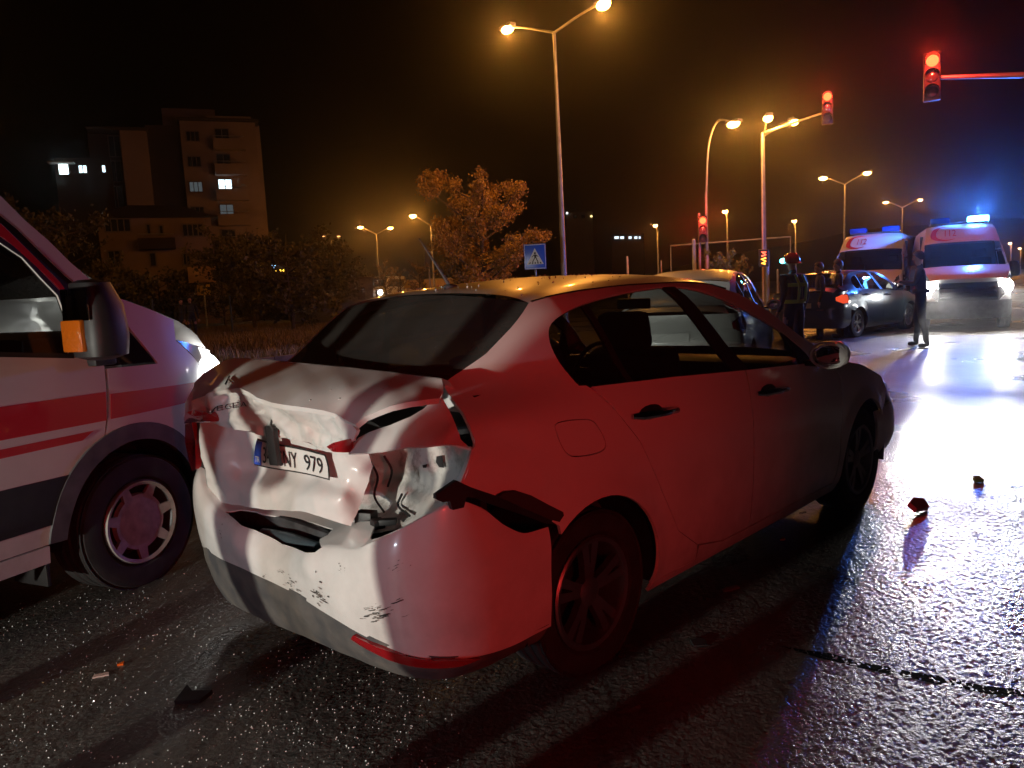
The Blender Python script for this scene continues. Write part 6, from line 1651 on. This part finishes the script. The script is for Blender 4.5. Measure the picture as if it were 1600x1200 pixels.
crumbs("roof_glass_fragments", 160, rpt, .002, .005, gm, 4, "glass crumbs and drops lying on the sedan's wet roof", "broken glass")
def piece(px, py, name, poly, h, m, label, rz=0.0, tilt=0.0):
    g = G(px, py); t = MB(); t.prism(poly, 0.0, h, 'XY'); t.xf(Matrix.Rotation(tilt, 4, 'X'))
    zmin = min(v[2] for v in t.V); t.xf(Matrix.Translation((0, 0, -zmin)))
    o = t.build(name, m, None, smooth=False); o.location = (g[0], g[1], .009); o.rotation_euler = (0, 0, rz); tag(o, label, "debris", "wreckage on the road"); return o
piece(1432, 800, "lamp_shard", [(-.07, -.03), (.05, -.045), (.09, .02), (.02, .05), (-.06, .03)], .03, M_LAMPRED, "dark red lamp shard lying on the bright road by the front wheel", .6, .5)
piece(302, 1098, "plastic_shard", [(-.06, -.02), (.03, -.035), (.07, .0), (.0, .015), (-.02, .05)], .02, M_BLACK, "black plastic shard on the road behind the sedan's bumper", .3, .35)
piece(1527, 755, "plastic_shard", [(-.03, -.02), (.03, -.02), (.02, .03), (-.02, .025)], .025, mat("yellow_bit", (.3, .22, .04), .5), "tiny yellowish shard alone on the bright road", 0, .3)
piece(190, 1042, "amber_shard", [(-.012, -.01), (.012, -.008), (.006, .012)], .008, mat("amber_bit", (.6, .10, .01), .3), "tiny amber lens chip behind the ambulance wheel", 0, .2)
piece(158, 1060, "pale_shard", [(-.03, -.008), (.03, -.012), (.028, .01), (-.025, .012)], .006, mat("pale_bit", (.45, .35, .33), .4), "pale pinkish flat chip on the road behind the ambulance wheel", .4, .1)
piece(1222, 846, "amber_shard", [(-.015, -.012), (.015, -.01), (.01, .014)], .01, mat("amber_bit", (.6, .10, .01), .3), "tiny amber chip on the dark road beside the sedan's sill", 0, .2)
piece(1140, 925, "metal_strip", [(-.05, -.012), (.05, -.016), (.052, .008), (-.048, .012)], .01, mat("strip_grey", (.3, .3, .3), .4, .6), "short grey metal strip beside the sedan's rear wheel", .5, .15)
piece(1092, 1010, "plastic_shard", [(-.03, -.02), (.025, -.025), (.035, .02), (-.025, .025)], .008, M_BLACK, "grey flat shard on the dark road right of the sedan's rear wheel", .2, .1)
# ------------------------------------------------------------------ rescue vehicles behind the photographer, whose lamps light the wreck
rescue = copy_tree(civic); rescue.name = "patrol_car"
rescue.location = (2.6, -4.3, 0); rescue.rotation_euler = (0, 0, RAD(104)); tag(rescue, "patrol car with a red roof light standing behind the photographer", "car")
lbm = MB(); lbm.box((.7, 0, 1.54), (.25, 1.1, .05), bev=.02); lbo = lbm.build("light_bar", M_TRIM, rescue)
bm_ = MB(); bm_.box((.7, .35, 1.60), (.22, .4, .09), bev=.03); bm_.build("red_beacon", emission("red_beacon_lit", (1.0, .04, .03), 20.0), lbo)
_W = lambda q: (rescue.location[0] + rotz2_(q, RAD(104))[0], rescue.location[1] + rotz2_(q, RAD(104))[1])
_b = _W((.9, .35)); _t = FS.W((-.62, -.85, .88))
rl = lamp('SPOT', "beacon_light", (_b[0], _b[1], 1.66), 360.0, (1.0, .024, .02), None, .05, tuple(_t), 37, 1.0)
rl2 = lamp('POINT', "side_fill", (_b[0], _b[1] + .2, 1.70), 15.0, (1.0, .55, .50), None, .08)  # added neutral fill for the sedan's side, not light of the beacon
recov = copy_tree(civic); recov.name = "recovery_car"
p = FS.W((-9.5, -1.28, 0)); recov.location = p; recov.rotation_euler = (0, 0, FS.rotz()); tag(recov, "car with its headlights on, standing on the road behind the wreck", "car")
lamp('SPOT', "headlight_beam", (3.55, .50, .72), 860.0, (1.0, .93, .78), recov, .03, (13, 1.6, .85), 60, .6)
lamp('SPOT', "headlight_beam", (3.55, .86, .50), 130.0, (.72, .86, 1.0), recov, .03, (13, 1.7, .75), 60, .6)  # added cool fill for the shadow bands, set like a fog lamp
for x, y, st, lb in ((-3.1, .0, .20, "person in dark clothes standing behind the wreck, left of its axis"), (-3.0, -.88, .0, "person in dark clothes standing behind the wreck, right of its axis")):
    q = FS.W((x, y, 0)); t = thing("person", q, FS.rotz() + .2 * y, lb, "person", "people at the crash"); make_person(t, stand(st), U_BLACK, U_BLACK, .1)
# damp night air
hz = MB(); hz.box((0, 215, 18), (1000, 560, 40)); ho = hz.build("haze", None, None, smooth=False)
hm_ = bpy.data.materials.new("damp_air"); hm_.use_nodes = True
N, L = nodes_of(hm_); N.remove(N["Principled BSDF"]); pv = N.new("ShaderNodeVolumePrincipled")
pv.inputs["Color"].default_value = (.9, .9, .92, 1); pv.inputs["Density"].default_value = .0009; pv.inputs["Anisotropy"].default_value = .92
L.new(pv.outputs[0], N["Material Output"].inputs["Volume"]); ho.data.materials.append(hm_); tag(ho, kind="stuff", label="thin damp night air over the whole junction", cat="haze")
